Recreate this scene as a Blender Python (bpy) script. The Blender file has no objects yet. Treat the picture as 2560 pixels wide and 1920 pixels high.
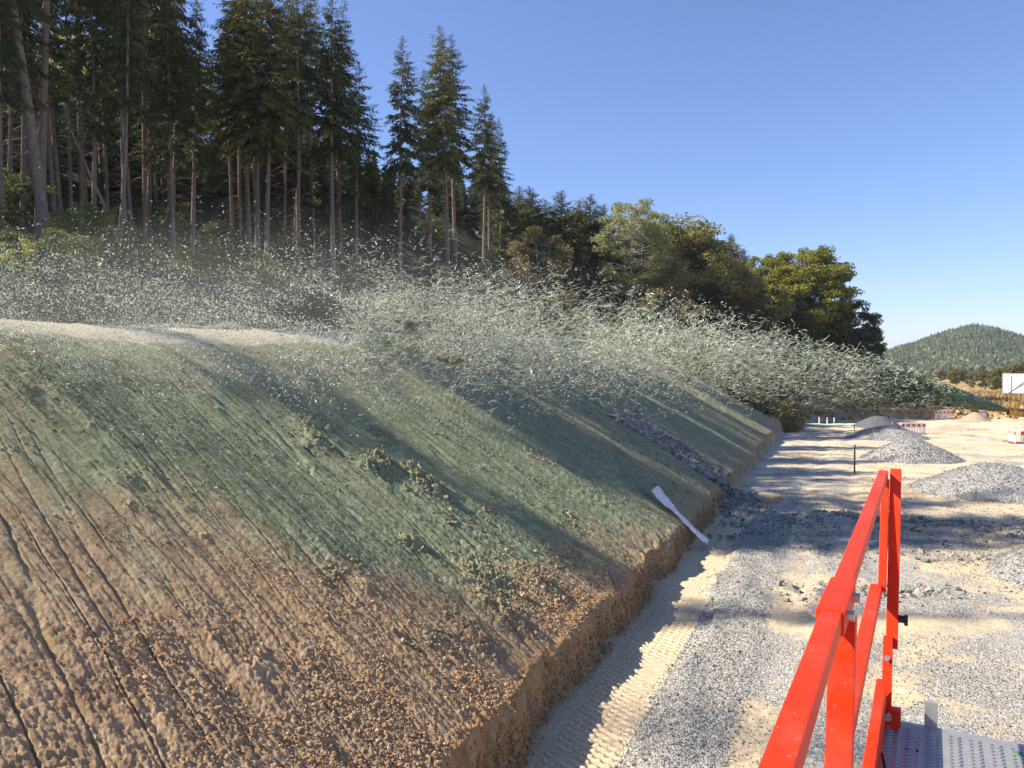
import bpy, bmesh, math, random
import numpy as np
from mathutils import Vector, Matrix
random.seed(4); rng = np.random.default_rng(4)
SC = bpy.context.scene; COL = SC.collection
R = math.radians
# ------------------------------------------------------------------ camera, sky, sun, exposure
EYE = 5.5
cd = bpy.data.cameras.new('camera'); cam = bpy.data.objects.new('camera', cd); COL.objects.link(cam)
cam.location = (0, 0, EYE); cam.rotation_euler = (R(90 - 1.04), 0, 0)
cd.sensor_width = 36; cd.lens = 36 * 769 / 1024; cd.clip_start = .05; cd.clip_end = 6000
SC.camera = cam
SUN_EL = 39.5; SUN_DIR = Vector((-1, .03, math.tan(R(SUN_EL)))).normalized()     # towards the sun
w = bpy.data.worlds.new("World"); SC.world = w; w.use_nodes = True
nt = w.node_tree; bg = nt.nodes['Background']; sky = nt.nodes.new('ShaderNodeTexSky')
sky.sky_type = 'NISHITA'; sky.sun_disc = False; sky.sun_elevation = R(SUN_EL)
sky.sun_rotation = math.atan2(SUN_DIR.x, SUN_DIR.y); sky.altitude = 900; sky.air_density = 1.15; sky.dust_density = .35; sky.ozone_density = 7.0
tn = nt.nodes.new('ShaderNodeMix'); tn.data_type = 'RGBA'; tn.blend_type = 'MULTIPLY'; tn.inputs[0].default_value = 1; tn.inputs[7].default_value = (1.10, .96, 1.03, 1)
nt.links.new(sky.outputs[0], tn.inputs[6]); nt.links.new(tn.outputs[2], bg.inputs[0]); bg.inputs[1].default_value = .09
sl = bpy.data.lights.new('sun', 'SUN'); sl.energy = 5.0; sl.angle = R(.55); sl.color = (1, .91, .78)
so = bpy.data.objects.new('sun', sl); COL.objects.link(so); so.rotation_euler = SUN_DIR.to_track_quat('Z', 'Y').to_euler()
SC.view_settings.view_transform = 'Standard'; SC.view_settings.look = 'None'; SC.view_settings.gamma = 1
SC.view_settings.exposure = 1.1
SC.render.engine = 'CYCLES'
SC.cycles.volume_bounces = 0; SC.cycles.transparent_max_bounces = 16

# ------------------------------------------------------------------ noise
def _h(ix, iy, seed):
    n = (ix.astype(np.int64) * 374761393 + iy.astype(np.int64) * 668265263 + seed * 974634777) & 0xffffffff
    n = ((n ^ (n >> 13)) * 1274126177) & 0xffffffff
    return ((n ^ (n >> 16)) & 0xffff) / 65535.0
def vn(x, y, seed=0):
    x = np.asarray(x, float); y = np.asarray(y, float)
    ix = np.floor(x); iy = np.floor(y); fx = x - ix; fy = y - iy
    fx = fx * fx * (3 - 2 * fx); fy = fy * fy * (3 - 2 * fy)
    a = _h(ix, iy, seed); b = _h(ix + 1, iy, seed); c = _h(ix, iy + 1, seed); d = _h(ix + 1, iy + 1, seed)
    return (a + (b - a) * fx) * (1 - fy) + (c + (d - c) * fx) * fy * 1.0
def fbm(x, y, o=4, seed=0, g=.5):
    t = 0; a = 1; n = 0
    for i in range(o):
        t = t + a * vn(x * 2 ** i + 17.3 * i, y * 2 ** i + 9.1 * i, seed + i); n += a; a *= g
    return t / n
def sst(a, b, x):
    t = np.clip((x - a) / (b - a), 0, 1); return t * t * (3 - 2 * t)
def lerp(a, b, t): return a + (b - a) * t

# ------------------------------------------------------------------ terrain
UX, UY = .387, .922          # direction of the foot of the cut slope
def sd(X, Y): return UX * X + UY * Y, -UY * X + UX * Y
def xy(s, D): return UX * s - UY * D, UY * s + UX * D
LUMPS = []
_lr = random.Random(8)
for (s_, D_, r_, h_) in [(14.2, 9.0, .35, .22), (14.9, 8.6, .30, .25), (14.7, 8.1, .42, .2), (13.6, 8.9, .22, .2), (15.3, 9.7, .3, .1), (13.1, 9.9, .3, .14), (13.6, 10.4, .3, .14),
                         (12.2, 7.2, .2, .12), (13.0, 6.0, .4, .14), (14.2, 5.4, .4, .13), (12.3, 5.3, .4, .15), (16.5, 4.7, .35, .14), (10.8, 5.2, .4, .12)]:
    LUMPS.append((s_, D_, r_, h_))
for k in range(60):
    LUMPS.append((_lr.uniform(7, 20), _lr.uniform(4.3, 12), _lr.uniform(.06, .2), _lr.uniform(.02, .08)))
def terrain(X, Y, fine=True):
    s, D = sd(X, Y)
    jag = (.07 * (fbm(s * 8, D * 0 + 2, 3, 6, .7) - .5) + .26 * (vn(s * .6, s * 0, 3) - .5) + .34 * (fbm(s * 2.2, D * 0 + 1, 5, 5, .68) - .5)) * (1 if fine else .5)
    Dt = 4.2 + jag
    Dc = 13.4 + 3.5 * np.clip((s - 14) / 57, 0, 1.2); t = .6 - .03 * np.clip((s - 14) / 57, 0, 1)
    lip = .62 + .14 * (vn(s * .8, 0 * s, 9) - .5)
    wv = D - Dt
    cut = lip * sst(0, .16, wv) ** .8 + t * np.clip(wv, 0, None)
    zc = .75 + t * (Dc - 4.2)
    nat = .19 + .41 * np.clip((s - 42) / 28, 0, 1)
    dd = D - Dc - 2.6
    up = zc + .13 * (D - Dc) + nat * np.clip(dd, 0, 16) + .34 * np.clip(dd - 16, 0, 22) + .08 * np.clip(dd - 38, 0, 60)
    k = 6.0
    cutsurf = -np.log(np.exp(-k * np.clip(cut - zc, -4, 6)) + np.exp(-k * np.clip(up - zc, -4, 6))) / k + zc     # rounded crest
    cutsurf = np.where(D > Dc + 2, up, np.where(cut < zc - 3.5, cut, cutsurf))
    Dh = 4.2 - 16.2 * np.clip((s - 88) / 30, 0, 1)
    e = np.clip(D - Dh, 0, None)
    hillf = 1 - sst(125, 190, s)
    natural = 1.15 + .01 * np.clip(Y - 86, 0, 60) + hillf * (.45 * np.clip(e, 0, 13) + .5 * np.clip(e - 13, 0, 16) + .28 * np.clip(e - 29, 0, 24)) + .5 * (fbm(X * .3, Y * .3, 3, 31) - .5)
    b = sst(70.6, 71.8, s + .8 * (vn(D * .7, D * 0, 12) - .5))
    hi = lerp(cutsurf, natural, b)
    bank = 1 / (1 + np.exp(-np.clip((Y - 86 - 1.6 * (fbm(X * .35, X * 0, 3, 40) - .5) - .03 * (X - 40)) * 7, -30, 30)))
    bank = np.where(s > 60, bank, 0)
    flat = natural * bank
    z = np.where(wv > 0, np.where(s > 71, hi * np.clip(wv / .5, 0, 1) ** .5, hi), flat)
    ing = wv <= 0
    # the drainage trench at the foot of the wall
    tr = sst(2.45, 2.8, D + 1.5 * (fbm(s * .4, s * 0, 4, 21) - .5)) * (wv <= .1) * (1 - sst(29, 31, s)) * sst(-5, -3, s)
    out = dict(s=s, D=D, wv=wv, b=b, tr=tr, bank=bank, Dc=Dc)
    z = z - .09 * tr
    base = .09 * (fbm(X * .35, Y * .35, 3, 51) - .5) * sst(5, 12, np.hypot(X, Y))
    z = z + np.where(ing & (bank < .5), base, 0)
    if not fine: return z, out
    # wheel ruts and loose ridges in the lane
    rut = np.exp(-((D - 1.0 - .2 * np.sin(s * .2)) / .35) ** 2) + np.exp(-((D + .9 - .2 * np.sin(s * .2)) / .35) ** 2)
    lane = ing & (tr < .2) & (bank < .3)
    z = z - np.where(lane, .05 * rut, 0) + np.where(lane, .05 * np.clip(fbm(X * 1.3, Y * 1.3, 4, 61, .6) - .5, -.1, .5), 0)
    z = z + np.where(lane, .022 * (fbm(X * 9, Y * 9, 3, 66, .7) - .5) * (1 - sst(20, 40, Y)), 0)
    ridge = np.exp(-((D - 2.4 + .3 * np.sin(s * .7)) / .28) ** 2) * (fbm(X * 1.5, Y * 1.5, 3, 71)) * (1 - sst(22, 26, s))
    z = z + np.where(lane, .12 * ridge, 0)
    # heavy rubble ridges across the lane
    for (rx, ry, rw, rl) in [(9.3, 27.5, .5, 1.6), (12.7, 28.6, .45, 1.5), (15.2, 27.2, .6, 1.5), (11.2, 29.3, .3, 1.6), (8.2, 25.4, .3, 1.2)]:
        z = z + np.where(lane, .2 * np.exp(-((Y - ry - .3 * np.sin(X * 2)) / rw) ** 2 - ((X - rx) / rl) ** 2) * fbm(X * 2.5, Y * 2.5, 3, 81), 0)
    # roller tread prints
    ph = s * 36.0; st = np.floor(D / .15)
    tread = np.clip(np.sin(ph + 3.1416 * (st % 2)) * 1.6, -1, 1) * np.clip(np.sin(D / .15 * 3.1416) ** 2 * 1.6, 0, 1)
    z = z + np.where((tr > .6) & (D < 3.85), .034 * tread * sst(.3, .5, vn(s * .35, D, 15) + .12), 0)
    z = z + tr * .02 * (fbm(X * 3, Y * 3, 3, 16) - .5)
    # excavator grooves and clods on the slope
    em = (wv > 0) & (b < .9) & (D < Dc + 2.4)
    kap = .28 * np.clip((24 - s) / 12, 0, 1)
    q = s - kap * (D - 4.2) + .10 * (fbm(s * .8, D * .8, 2, 90) - .5) + .05 * np.sin(D * .6)
    g1 = np.abs(vn(q * 1.9, D * .12, 91) - .5); g1 = np.exp(-(g1 / .025) ** 2)
    g2 = np.abs(vn(q * 4.1, D * .18, 92) - .5); g2 = np.exp(-(g2 / .05) ** 2)
    g3 = np.abs(vn(q * 9, D * .25, 93) - .5); g3 = np.exp(-(g3 / .08) ** 2)
    am = sst(.35, .65, fbm(s * .35, D * .3, 3, 94)); am2 = sst(.3, .6, fbm(s * .5, D * .4, 2, 95))
    far = sst(18, 30, s); farD = 1 - .8 * sst(Dc - 4, Dc - 1, D)
    z = z - np.where(em, (.055 * g1 * (.1 + .9 * am) + .028 * g2 * (.4 + .6 * am2) * (1 + far) + .014 * g3 * (1 + 1.5 * far)) * farD * (1 - .1 * far), 0)
    z = z + np.where(em, .06 * (vn(q * 1.1, D * .15, 96) - .5) + .03 * (vn(q * 3.1, D * .3, 97) - .5), 0)
    low = 1 - sst(2.0, 5.5, wv + 2.5 * (fbm(s * .4, D * .4, 3, 98) - .5)); near = 1 - sst(17, 27, s)
    cl = np.abs(fbm(X * 4.5, Y * 4.5 + z * 0, 2, 101, .6) - .5) * 2
    cl2 = np.abs(fbm(X * 11, Y * 11, 2, 103, .6) - .5) * 2
    cl3 = fbm(X * 26, Y * 26, 2, 105, .6) - .5
    amp = (.25 + 1.15 * low) * (.35 + .65 * near)
    cl4 = fbm(X * 42, Y * 42, 2, 107, .7) - .5
    z = z + np.where(em, amp * (.024 * (cl ** .8 - .3) * am + .016 * (cl2 ** .8 - .3) * am2 + .018 * cl3 + .022 * cl4), 0)
    z = z + np.where(em, (.017 * (fbm(X * 16, Y * 16, 4, 111, .75) - .5)) * (.4 + .6 * near), 0)
    rim = np.exp(-((wv - .12) / .22) ** 2)
    z = z + np.where(em, rim * .22 * (fbm(X * 3.0, Y * 3.0, 4, 121, .6) - .45), 0)
    for (ls, lD, lr, lh) in LUMPS:
        d2 = (s - ls) ** 2 + (D - lD) ** 2
        m = d2 < (3 * lr) ** 2
        if m.any():
            z[m] += lh * .7 * np.exp(-d2[m] / lr ** 2) * (.1 + 2.2 * fbm(X[m] * 14, Y[m] * 14, 3, 131, .75) ** 1.6)
    # spoil heap + crest spoil at the top left, rutted track on the bench
    z = z + np.where(em, .12 * np.exp(-((D - Dc + 1.0) / .8) ** 2) * (fbm(s * .8, D * 1.6, 4, 141, .6)) * (1 - sst(24, 30, s)), 0)
    hs = (D > Dc + 2.2) & (s < 130)
    z = z + np.where(hs, .5 * (fbm(X * .5, Y * .5, 4, 151) - .5), 0)
    z = z + np.where((bank > .5) & ing, .3 * (fbm(X * .8, Y * .8, 3, 161) - .5), 0)
    # stone drain is a shallow swale
    z = z - np.where(em, .18 * np.exp(-((s - 34.3 - .05 * (D - 4)) / .8) ** 2) * (1 - sst(9, 10, D)), 0)
    return z, out
def gz(x, y):
    z, _ = terrain(np.array([float(x)]), np.array([float(y)]), False); return float(z[0])

# ------------------------------------------------------------------ object helpers
def tag(o, label=None, cat=None, group=None, kind=None):
    if label: o['label'] = label
    if cat: o['category'] = cat
    if group: o['group'] = group
    if kind: o['kind'] = kind
    return o
def empty(name, loc, label=None, cat=None, group=None, rz=0):
    o = bpy.data.objects.new(name, None); COL.objects.link(o); o.location = loc; o.rotation_euler = (0, 0, rz)
    o.empty_display_size = .2
    return tag(o, label, cat, group)
def mesh_np(name, V, F, mats, parent=None, smooth=False, mi=None, attrs=None):
    """V (n,3), F (m,k) array of equal-sided faces"""
    V = np.asarray(V, np.float32); F = np.asarray(F, np.int32)
    me = bpy.data.meshes.new(name); k = F.shape[1]
    me.vertices.add(len(V)); me.vertices.foreach_set('co', V.ravel())
    me.loops.add(F.size); me.loops.foreach_set('vertex_index', F.ravel())
    me.polygons.add(len(F)); me.polygons.foreach_set('loop_start', np.arange(0, F.size, k, dtype=np.int32))
    me.polygons.foreach_set('loop_total', np.full(len(F), k, np.int32))
    if mi is not None: me.polygons.foreach_set('material_index', np.asarray(mi, np.int32))
    me.polygons.foreach_set('use_smooth', np.full(len(F), smooth))
    for m in (mats if isinstance(mats, (list, tuple)) else [mats]): me.materials.append(m)
    if attrs:
        for an, av in attrs.items():
            a = me.attributes.new(an, 'FLOAT', 'POINT'); a.data.foreach_set('value', np.asarray(av, np.float32))
    me.update(calc_edges=True)
    o = bpy.data.objects.new(name, me); COL.objects.link(o)
    if parent: o.parent = parent
    return o
def bm_obj(name, bm, mat, parent=None, smooth=False):
    me = bpy.data.meshes.new(name); bm.to_mesh(me); bm.free()
    for m in (mat if isinstance(mat, (list, tuple)) else [mat]): me.materials.append(m)
    if smooth:
        for p in me.polygons: p.use_smooth = True
    o = bpy.data.objects.new(name, me); COL.objects.link(o)
    if parent: o.parent = parent
    return o
def add_box(bm, c, size, rot=None, bev=0):
    r = bmesh.ops.create_cube(bm, size=1); vs = r['verts']
    bmesh.ops.scale(bm, vec=size, verts=vs)
    if bev:
        es = list({e for v in vs for e in v.link_edges})
        rr = bmesh.ops.bevel(bm, geom=es, offset=bev, segments=2, affect='EDGES', profile=.7)
        vs = list({v for f in rr['faces'] for v in f.verts} | {v for v in vs if v.is_valid})
    if rot is not None: bmesh.ops.rotate(bm, cent=(0, 0, 0), matrix=rot, verts=vs)
    bmesh.ops.translate(bm, vec=c, verts=vs)
def add_beam(bm, p, q, wd, ht, side, bev=.004):
    """rectangular tube p->q; side = horizontal vector for the width axis"""
    p = Vector(p); q = Vector(q); d = (q - p); L = d.length; d.normalize()
    x = Vector(side); x = (x - d * x.dot(d)).normalized(); z = d.cross(x) * -1
    M = Matrix((x, d, x.cross(d))).transposed()
    add_box(bm, (p + q) / 2, (wd, L, ht), M, bev)
def add_cyl(bm, p, q, r1, r2=None, n=12):
    p = Vector(p); q = Vector(q); d = q - p
    M = Matrix.Translation((p + q) / 2) @ d.to_track_quat('Z', 'Y').to_matrix().to_4x4()
    bmesh.ops.create_cone(bm, cap_ends=True, segments=n, radius1=r1, radius2=r1 if r2 is None else r2, depth=d.length, matrix=M)
class NB:
    """collects tubes/quads as numpy arrays"""
    def __init__(s): s.V = []; s.F = []; s.n = 0
    def quads(s, V, F):
        s.V.append(np.asarray(V, float)); s.F.append(np.asarray(F) + s.n); s.n += len(V)
    def tube(s, P, rad, k=6):
        P = np.asarray(P, float); n = len(P); T = np.gradient(P, axis=0); T /= np.linalg.norm(T, axis=1)[:, None] + 1e-9
        ref = np.array([0, 0, 1.]) if abs(T[0][2]) < .9 else np.array([1., 0, 0])
        A = np.cross(T, ref); A /= np.linalg.norm(A, axis=1)[:, None] + 1e-9; B = np.cross(T, A)
        an = np.arange(k) / k * 2 * math.pi; rad = np.broadcast_to(rad, (n,))
        V = P[:, None, :] + rad[:, None, None] * (np.cos(an)[None, :, None] * A[:, None, :] + np.sin(an)[None, :, None] * B[:, None, :])
        i = np.arange(n - 1)[:, None] * k; j = np.arange(k)[None, :]; j2 = (j + 1) % k
        F = np.stack([i + j, i + j2, i + k + j2, i + k + j], -1).reshape(-1, 4)
        s.quads(V.reshape(-1, 3), F)
    def cards(s, P, A, W, lens, wid):
        """diamond cards: centre P, long axis A, width axis W"""
        n = len(P); l = np.asarray(lens)[:, None]; ww = np.asarray(wid)[:, None]
        V = np.stack([P - A * l * .5, P + W * ww * .5, P + A * l * .5, P - W * ww * .5], 1).reshape(-1, 3)
        s.quads(V, np.arange(4 * n).reshape(-1, 4))
    def build(s, name, mat, parent=None, smooth=False):
        return mesh_np(name, np.concatenate(s.V), np.concatenate(s.F), mat, parent, smooth)
def unit(a): return a / (np.linalg.norm(a, axis=-1, keepdims=True) + 1e-9)
def copy_thing(root, loc, rz, sc=1.0, label=None, group=None, tilt=(0, 0)):
    r = root.copy(); COL.objects.link(r); r.location = loc; r.rotation_euler = (tilt[0], tilt[1], rz); r.scale = (sc, sc, sc) if not isinstance(sc, tuple) else sc
    if label: r['label'] = label
    if group: r['group'] = group
    for ch in root.children:
        c = ch.copy(); COL.objects.link(c); c.parent = r
        for g in ch.children:
            d = g.copy(); COL.objects.link(d); d.parent = c
    return r

# ------------------------------------------------------------------ materials
class MT:
    def __init__(s, name, rough=.8, spec=.3):
        s.m = bpy.data.materials.new(name); s.m.use_nodes = True; s.t = s.m.node_tree; s.b = s.t.nodes['Principled BSDF']
        s.b.inputs['Roughness'].default_value = rough; s.b.inputs['Specular IOR Level'].default_value = spec
    def n(s, ty, **k):
        o = s.t.nodes.new(ty)
        for a, v in k.items():
            if a.startswith('i_'):
                key = a[2:]; key = int(key) if key.isdigit() else key.replace('_', ' ')
                o.inputs[key].default_value = v
            else: setattr(o, a, v)
        return o
    def l(s, a, b): s.t.links.new(a, b)
    def coord(s, kind='Object', scale=None):
        c = s.n('ShaderNodeTexCoord').outputs[kind]
        if scale:
            m = s.n('ShaderNodeMapping'); m.inputs['Scale'].default_value = scale; s.l(c, m.inputs[0]); c = m.outputs[0]
        return c
    def noise(s, scale, detail=4, rough=.6, co=None, dist=0):
        o = s.n('ShaderNodeTexNoise'); o.inputs['Scale'].default_value = scale; o.inputs['Detail'].default_value = detail; o.inputs['Roughness'].default_value = rough
        o.inputs['Distortion'].default_value = dist
        if co is not None: s.l(co, o.inputs['Vector'])
        return o.outputs['Fac']
    def vor(s, scale, co=None, feature='F1', out='Distance'):
        o = s.n('ShaderNodeTexVoronoi', feature=feature); o.inputs['Scale'].default_value = scale
        if co is not None: s.l(co, o.inputs['Vector'])
        return o.outputs[out]
    def ramp(s, fac, stops):
        r = s.n('ShaderNodeValToRGB'); e = r.color_ramp.elements
        while len(e) < len(stops): e.new(.5)
        for i, (p, c) in enumerate(stops):
            e[i].position = p; e[i].color = (*c, 1) if isinstance(c, tuple) else (c, c, c, 1)
        s.l(fac, r.inputs[0]); return r.outputs[0]
    def mix(s, fac, a, b, mode='MIX'):
        m = s.n('ShaderNodeMix', data_type='RGBA', blend_type=mode)
        for v, i in ((fac, 0), (a, 6), (b, 7)):
            if isinstance(v, (int, float)): m.inputs[i].default_value = v if i == 0 else (v, v, v, 1)
            elif isinstance(v, tuple): m.inputs[i].default_value = (*v, 1)
            else: s.l(v, m.inputs[i])
        return m.outputs[2]
    def math(s, op, a, b=0.0, clamp=False):
        m = s.n('ShaderNodeMath', operation=op, use_clamp=clamp)
        for v, i in ((a, 0), (b, 1)):
            if isinstance(v, (int, float)): m.inputs[i].default_value = v
            else: s.l(v, m.inputs[i])
        return m.outputs[0]
    def attr(s, name): return s.n('ShaderNodeAttribute', attribute_name=name).outputs['Fac']
    def color(s, c):
        if isinstance(c, tuple): s.b.inputs['Base Color'].default_value = (*c, 1)
        else: s.l(c, s.b.inputs['Base Color'])
    def bump(s, h, dist=.02, strength=1, prev=None):
        b = s.n('ShaderNodeBump'); b.inputs['Distance'].default_value = dist; b.inputs['Strength'].default_value = strength
        s.l(h, b.inputs['Height'])
        if prev is not None: s.l(prev, b.inputs['Normal'])
        return b.outputs[0]
    def normal(s, n): s.l(n, s.b.inputs['Normal'])

# earth: attributes green (sprayed mulch), gravel, orange (raw subsoil), brush (forest floor), track
t = MT('earth', .95, .15); co = t.coord()
n1 = t.noise(2.5, 6, .65, co); n2 = t.noise(14, 6, .7, co); n3 = t.noise(60, 4, .7, co); nb = t.noise(.35, 4, .6, co)
tan = t.ramp(n1, [(.3, (.25, .16, .085)), (.5, (.38, .255, .145)), (.72, (.50, .36, .22))])
tan = t.mix(t.math('MULTIPLY', n2, .4), tan, (.30, .205, .12))
floor_c = t.ramp(n2, [(.3, (.40, .30, .175)), (.5, (.56, .45, .29)), (.7, (.66, .56, .40))])
pit = t.ramp(nb, [(.38, (.62, .48, .28)), (.5, (.58, .50, .37)), (.62, (.48, .45, .39))])
base = t.mix(t.attr('floor'), tan, t.mix(.35, t.mix(t.attr('pit'), floor_c, pit), floor_c))
org = t.ramp(t.math('ADD', t.math('MULTIPLY', n1, .6), t.math('MULTIPLY', n2, .4)), [(.35, (.22, .11, .045)), (.5, (.38, .22, .10)), (.68, (.52, .36, .20))])
base = t.mix(t.attr('orange'), base, org)
# gravel grains
vc = t.n('ShaderNodeTexVoronoi', feature='F1'); vc.inputs['Scale'].default_value = 26; t.l(co, vc.inputs['Vector'])
vd = vc.outputs['Distance']; vcol = t.n('ShaderNodeSeparateColor'); t.l(vc.outputs['Color'], vcol.inputs[0])
gr = t.ramp(vcol.outputs[0], [(0, (.22, .21, .185)), (.5, (.36, .345, .305)), (1, (.55, .525, .465))])
gr = t.mix(t.ramp(n1, [(.4, 0.), (.75, .45)]), gr, (.43, .385, .31))
gmask = t.ramp(t.math('ADD', t.attr('gravel'), t.math('MULTIPLY', t.math('SUBTRACT', n2, .5), 1.1)), [(.42, 0.), (.56, 1.)])
base = t.mix(gmask, base, gr)
gre = t.ramp(t.math('ADD', t.math('MULTIPLY', n2, .5), t.math('MULTIPLY', n1, .5)), [(.36, (.115, .14, .075)), (.5, (.21, .235, .135)), (.66, (.35, .36, .22))])
gm = t.math('ADD', t.attr('green'), t.math('MULTIPLY', t.math('SUBTRACT', t.math('ADD', n1, n3), 1.0), .5), True)
base = t.mix(t.math('MULTIPLY', gm, t.math('GREATER_THAN', t.attr('green'), .001)), base, gre)
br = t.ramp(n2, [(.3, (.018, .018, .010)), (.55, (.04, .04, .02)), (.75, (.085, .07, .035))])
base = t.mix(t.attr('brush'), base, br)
dry = t.ramp(n2, [(.3, (.22, .15, .06)), (.7, (.48, .34, .15))])
base = t.mix(t.attr('drygrass'), base, dry)
base = t.mix(t.attr('track'), base, t.ramp(n2, [(.3, (.38, .32, .23)), (.7, (.56, .5, .38))]))
t.color(base)
peb = t.ramp(vd, [(0., 1.), (.55, 0.)])
b1 = t.bump(n1, .05, .35); b2 = t.bump(n2, .03, .8, b1); b3 = t.bump(n3, .010, .9, b2)
gb = t.n('ShaderNodeBump'); gb.inputs['Distance'].default_value = .035; t.l(peb, gb.inputs['Height']); t.l(t.math('MULTIPLY', gmask, .9), gb.inputs['Strength']); t.l(b3, gb.inputs['Normal'])
t.normal(gb.outputs[0]); M_EARTH = t.m

def stone_mat(name, cols, sc=26, bumpd=.03, rough=.85):
    t = MT(name, rough, .25); co = t.coord()
    v = t.n('ShaderNodeTexVoronoi', feature='F1'); v.inputs['Scale'].default_value = sc; t.l(co, v.inputs['Vector'])
    sp = t.n('ShaderNodeSeparateColor'); t.l(v.outputs['Color'], sp.inputs[0])
    c = t.ramp(sp.outputs[0], [(0, cols[0]), (.5, cols[1]), (1, cols[2])])
    c = t.mix(t.ramp(t.noise(1.2, 4, .6, co), [(.4, 0.), (.7, .35)]), c, tuple(x * .85 for x in cols[1]))
    t.color(c); pb = t.ramp(v.outputs['Distance'], [(0., 1.), (.6, 0.)])
    t.normal(t.bump(pb, bumpd, 1, t.bump(t.noise(8, 4, .7, co), .04, .5))); return t.m
M_PILE = stone_mat('gravel_heap', [(.21, .205, .19), (.34, .33, .31), (.48, .465, .43)], 22, .04)
M_PILE_FAR = stone_mat('gravel_heap_far', [(.21, .205, .19), (.33, .32, .30), (.46, .445, .42)], 11, .06)
M_DARK = stone_mat('dark_grit', [(.07, .075, .085), (.10, .105, .115), (.15, .155, .165)], 30, .01)
M_SAND = stone_mat('sand_heap', [(.25, .2, .14), (.36, .29, .2), (.46, .38, .27)], 14, .03)
def plain(name, col, rough=.6, metal=0, var=.25, vs=8, bump=0, spec=.4):
    t = MT(name, rough, spec); t.b.inputs['Metallic'].default_value = metal; co = t.coord()
    n = t.noise(vs, 5, .65, co)
    t.color(t.ramp(n, [(.3, tuple(c * (1 - var) for c in col)), (.7, tuple(min(1, c * (1 + var * .6)) for c in col))]))
    if bump: t.normal(t.bump(t.noise(vs * 5, 4, .6, co), bump, 1))
    return t.m
def rock(name, a, b):
    t = MT(name, .85, .25); co = t.coord('Object'); g = t.n('ShaderNodeNewGeometry').outputs['Random Per Island']
    c = t.mix(g, a, b); c = t.mix(t.math('MULTIPLY', t.noise(20, 4, .7, co), .5), c, tuple(x * .7 for x in a)); t.color(c)
    t.normal(t.bump(t.noise(30, 4, .7, co), .01, 1)); return t.m
M_HSTONE = rock('heap_stone', (.17, .166, .155), (.41, .40, .375)); M_GSTONE = rock('gravel_stone', (.16, .152, .135), (.46, .44, .39)); M_DSTONE = rock('drain_stone', (.13, .125, .105), (.46, .44, .39)); M_CLOD = rock('clod', (.30, .175, .085), (.54, .37, .21))
def leaf(name, a, b, c=None, tr=.25):
    t = MT(name, .7, .2); g = t.n('ShaderNodeNewGeometry').outputs['Random Per Island']; co = t.coord('Object')
    k = t.ramp(t.noise(.55, 3, .6, co), [(.35, 0.), (.65, 1.)])
    col = t.mix(t.math('ADD', t.math('MULTIPLY', g, .5), t.math('MULTIPLY', k, .5)), a, b)
    if c: col = t.mix(t.math('GREATER_THAN', g, .88), col, c)
    oi = t.n('ShaderNodeObjectInfo').outputs['Random']
    hv = t.n('ShaderNodeHueSaturation'); t.l(col, hv.inputs['Color']); t.l(t.math('ADD', t.math('MULTIPLY', oi, .4), .8), hv.inputs['Value']); col = hv.outputs[0]
    t.color(col)
    tb = t.n('ShaderNodeBsdfTranslucent'); t.l(col, tb.inputs[0]); ms = t.n('ShaderNodeMixShader'); ms.inputs[0].default_value = tr
    t.l(t.b.outputs[0], ms.inputs[1]); t.l(tb.outputs[0], ms.inputs[2]); t.l(ms.outputs[0], t.t.nodes['Material Output'].inputs[0]); return t.m
M_SPRUCE = leaf('spruce_needles', (.028, .05, .018), (.10, .115, .038), (.14, .12, .05))
M_SPRUCE2 = leaf('spruce_sunlit', (.06, .085, .026), (.20, .19, .06), (.22, .17, .06))  # spruce needles made lighter and more olive, sunlight put into the colour
M_BIRCH = leaf('birch_leaf', (.20, .23, .09), (.48, .48, .24), (.42, .36, .18), .5)
M_OLIVE = leaf('olive_leaf', (.09, .11, .035), (.27, .25, .09), (.30, .21, .07), .3)
M_MAPLE = leaf('maple_leaf', (.11, .14, .02), (.32, .32, .05), (.38, .27, .05), .35)
M_RUST = leaf('rust_leaf', (.11, .095, .035), (.27, .22, .085), (.3, .19, .06), .3)
M_YELL = leaf('yellow_leaf', (.20, .22, .03), (.45, .42, .06), None, .45)
M_BUSH = leaf('bush_leaf', (.05, .08, .025), (.17, .21, .055), (.26, .24, .07), .35)
M_UNDER = leaf('weeds', (.02, .035, .014), (.06, .08, .028), (.12, .10, .05), .15); M_DKLEAF = leaf('dark_leaf', (.02, .035, .012), (.07, .085, .025), None, .2)
M_FARW = leaf('far_wood', (.03, .045, .024), (.085, .10, .045), (.14, .14, .07), .0)
M_GRASS = leaf('grass', (.16, .22, .04), (.36, .40, .09), None, .4)
M_DRYG = leaf('dry_grass', (.26, .17, .07), (.52, .36, .15), None, .3)
def bark(name, a, b):
    t = MT(name, .9, .15); co = t.coord('Object', (6, 6, 1.3)); t.color(t.ramp(t.noise(3, 5, .7, co), [(.3, a), (.7, b)]))
    t.normal(t.bump(t.noise(5, 4, .7, co), .03, .8)); return t.m
M_BARK = bark('spruce_bark', (.10, .08, .062), (.27, .22, .18)); M_BBARK = bark('birch_bark', (.26, .23, .19), (.60, .56, .50)); M_DBARK = bark('dark_bark', (.06, .05, .035), (.16, .13, .10))

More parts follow.
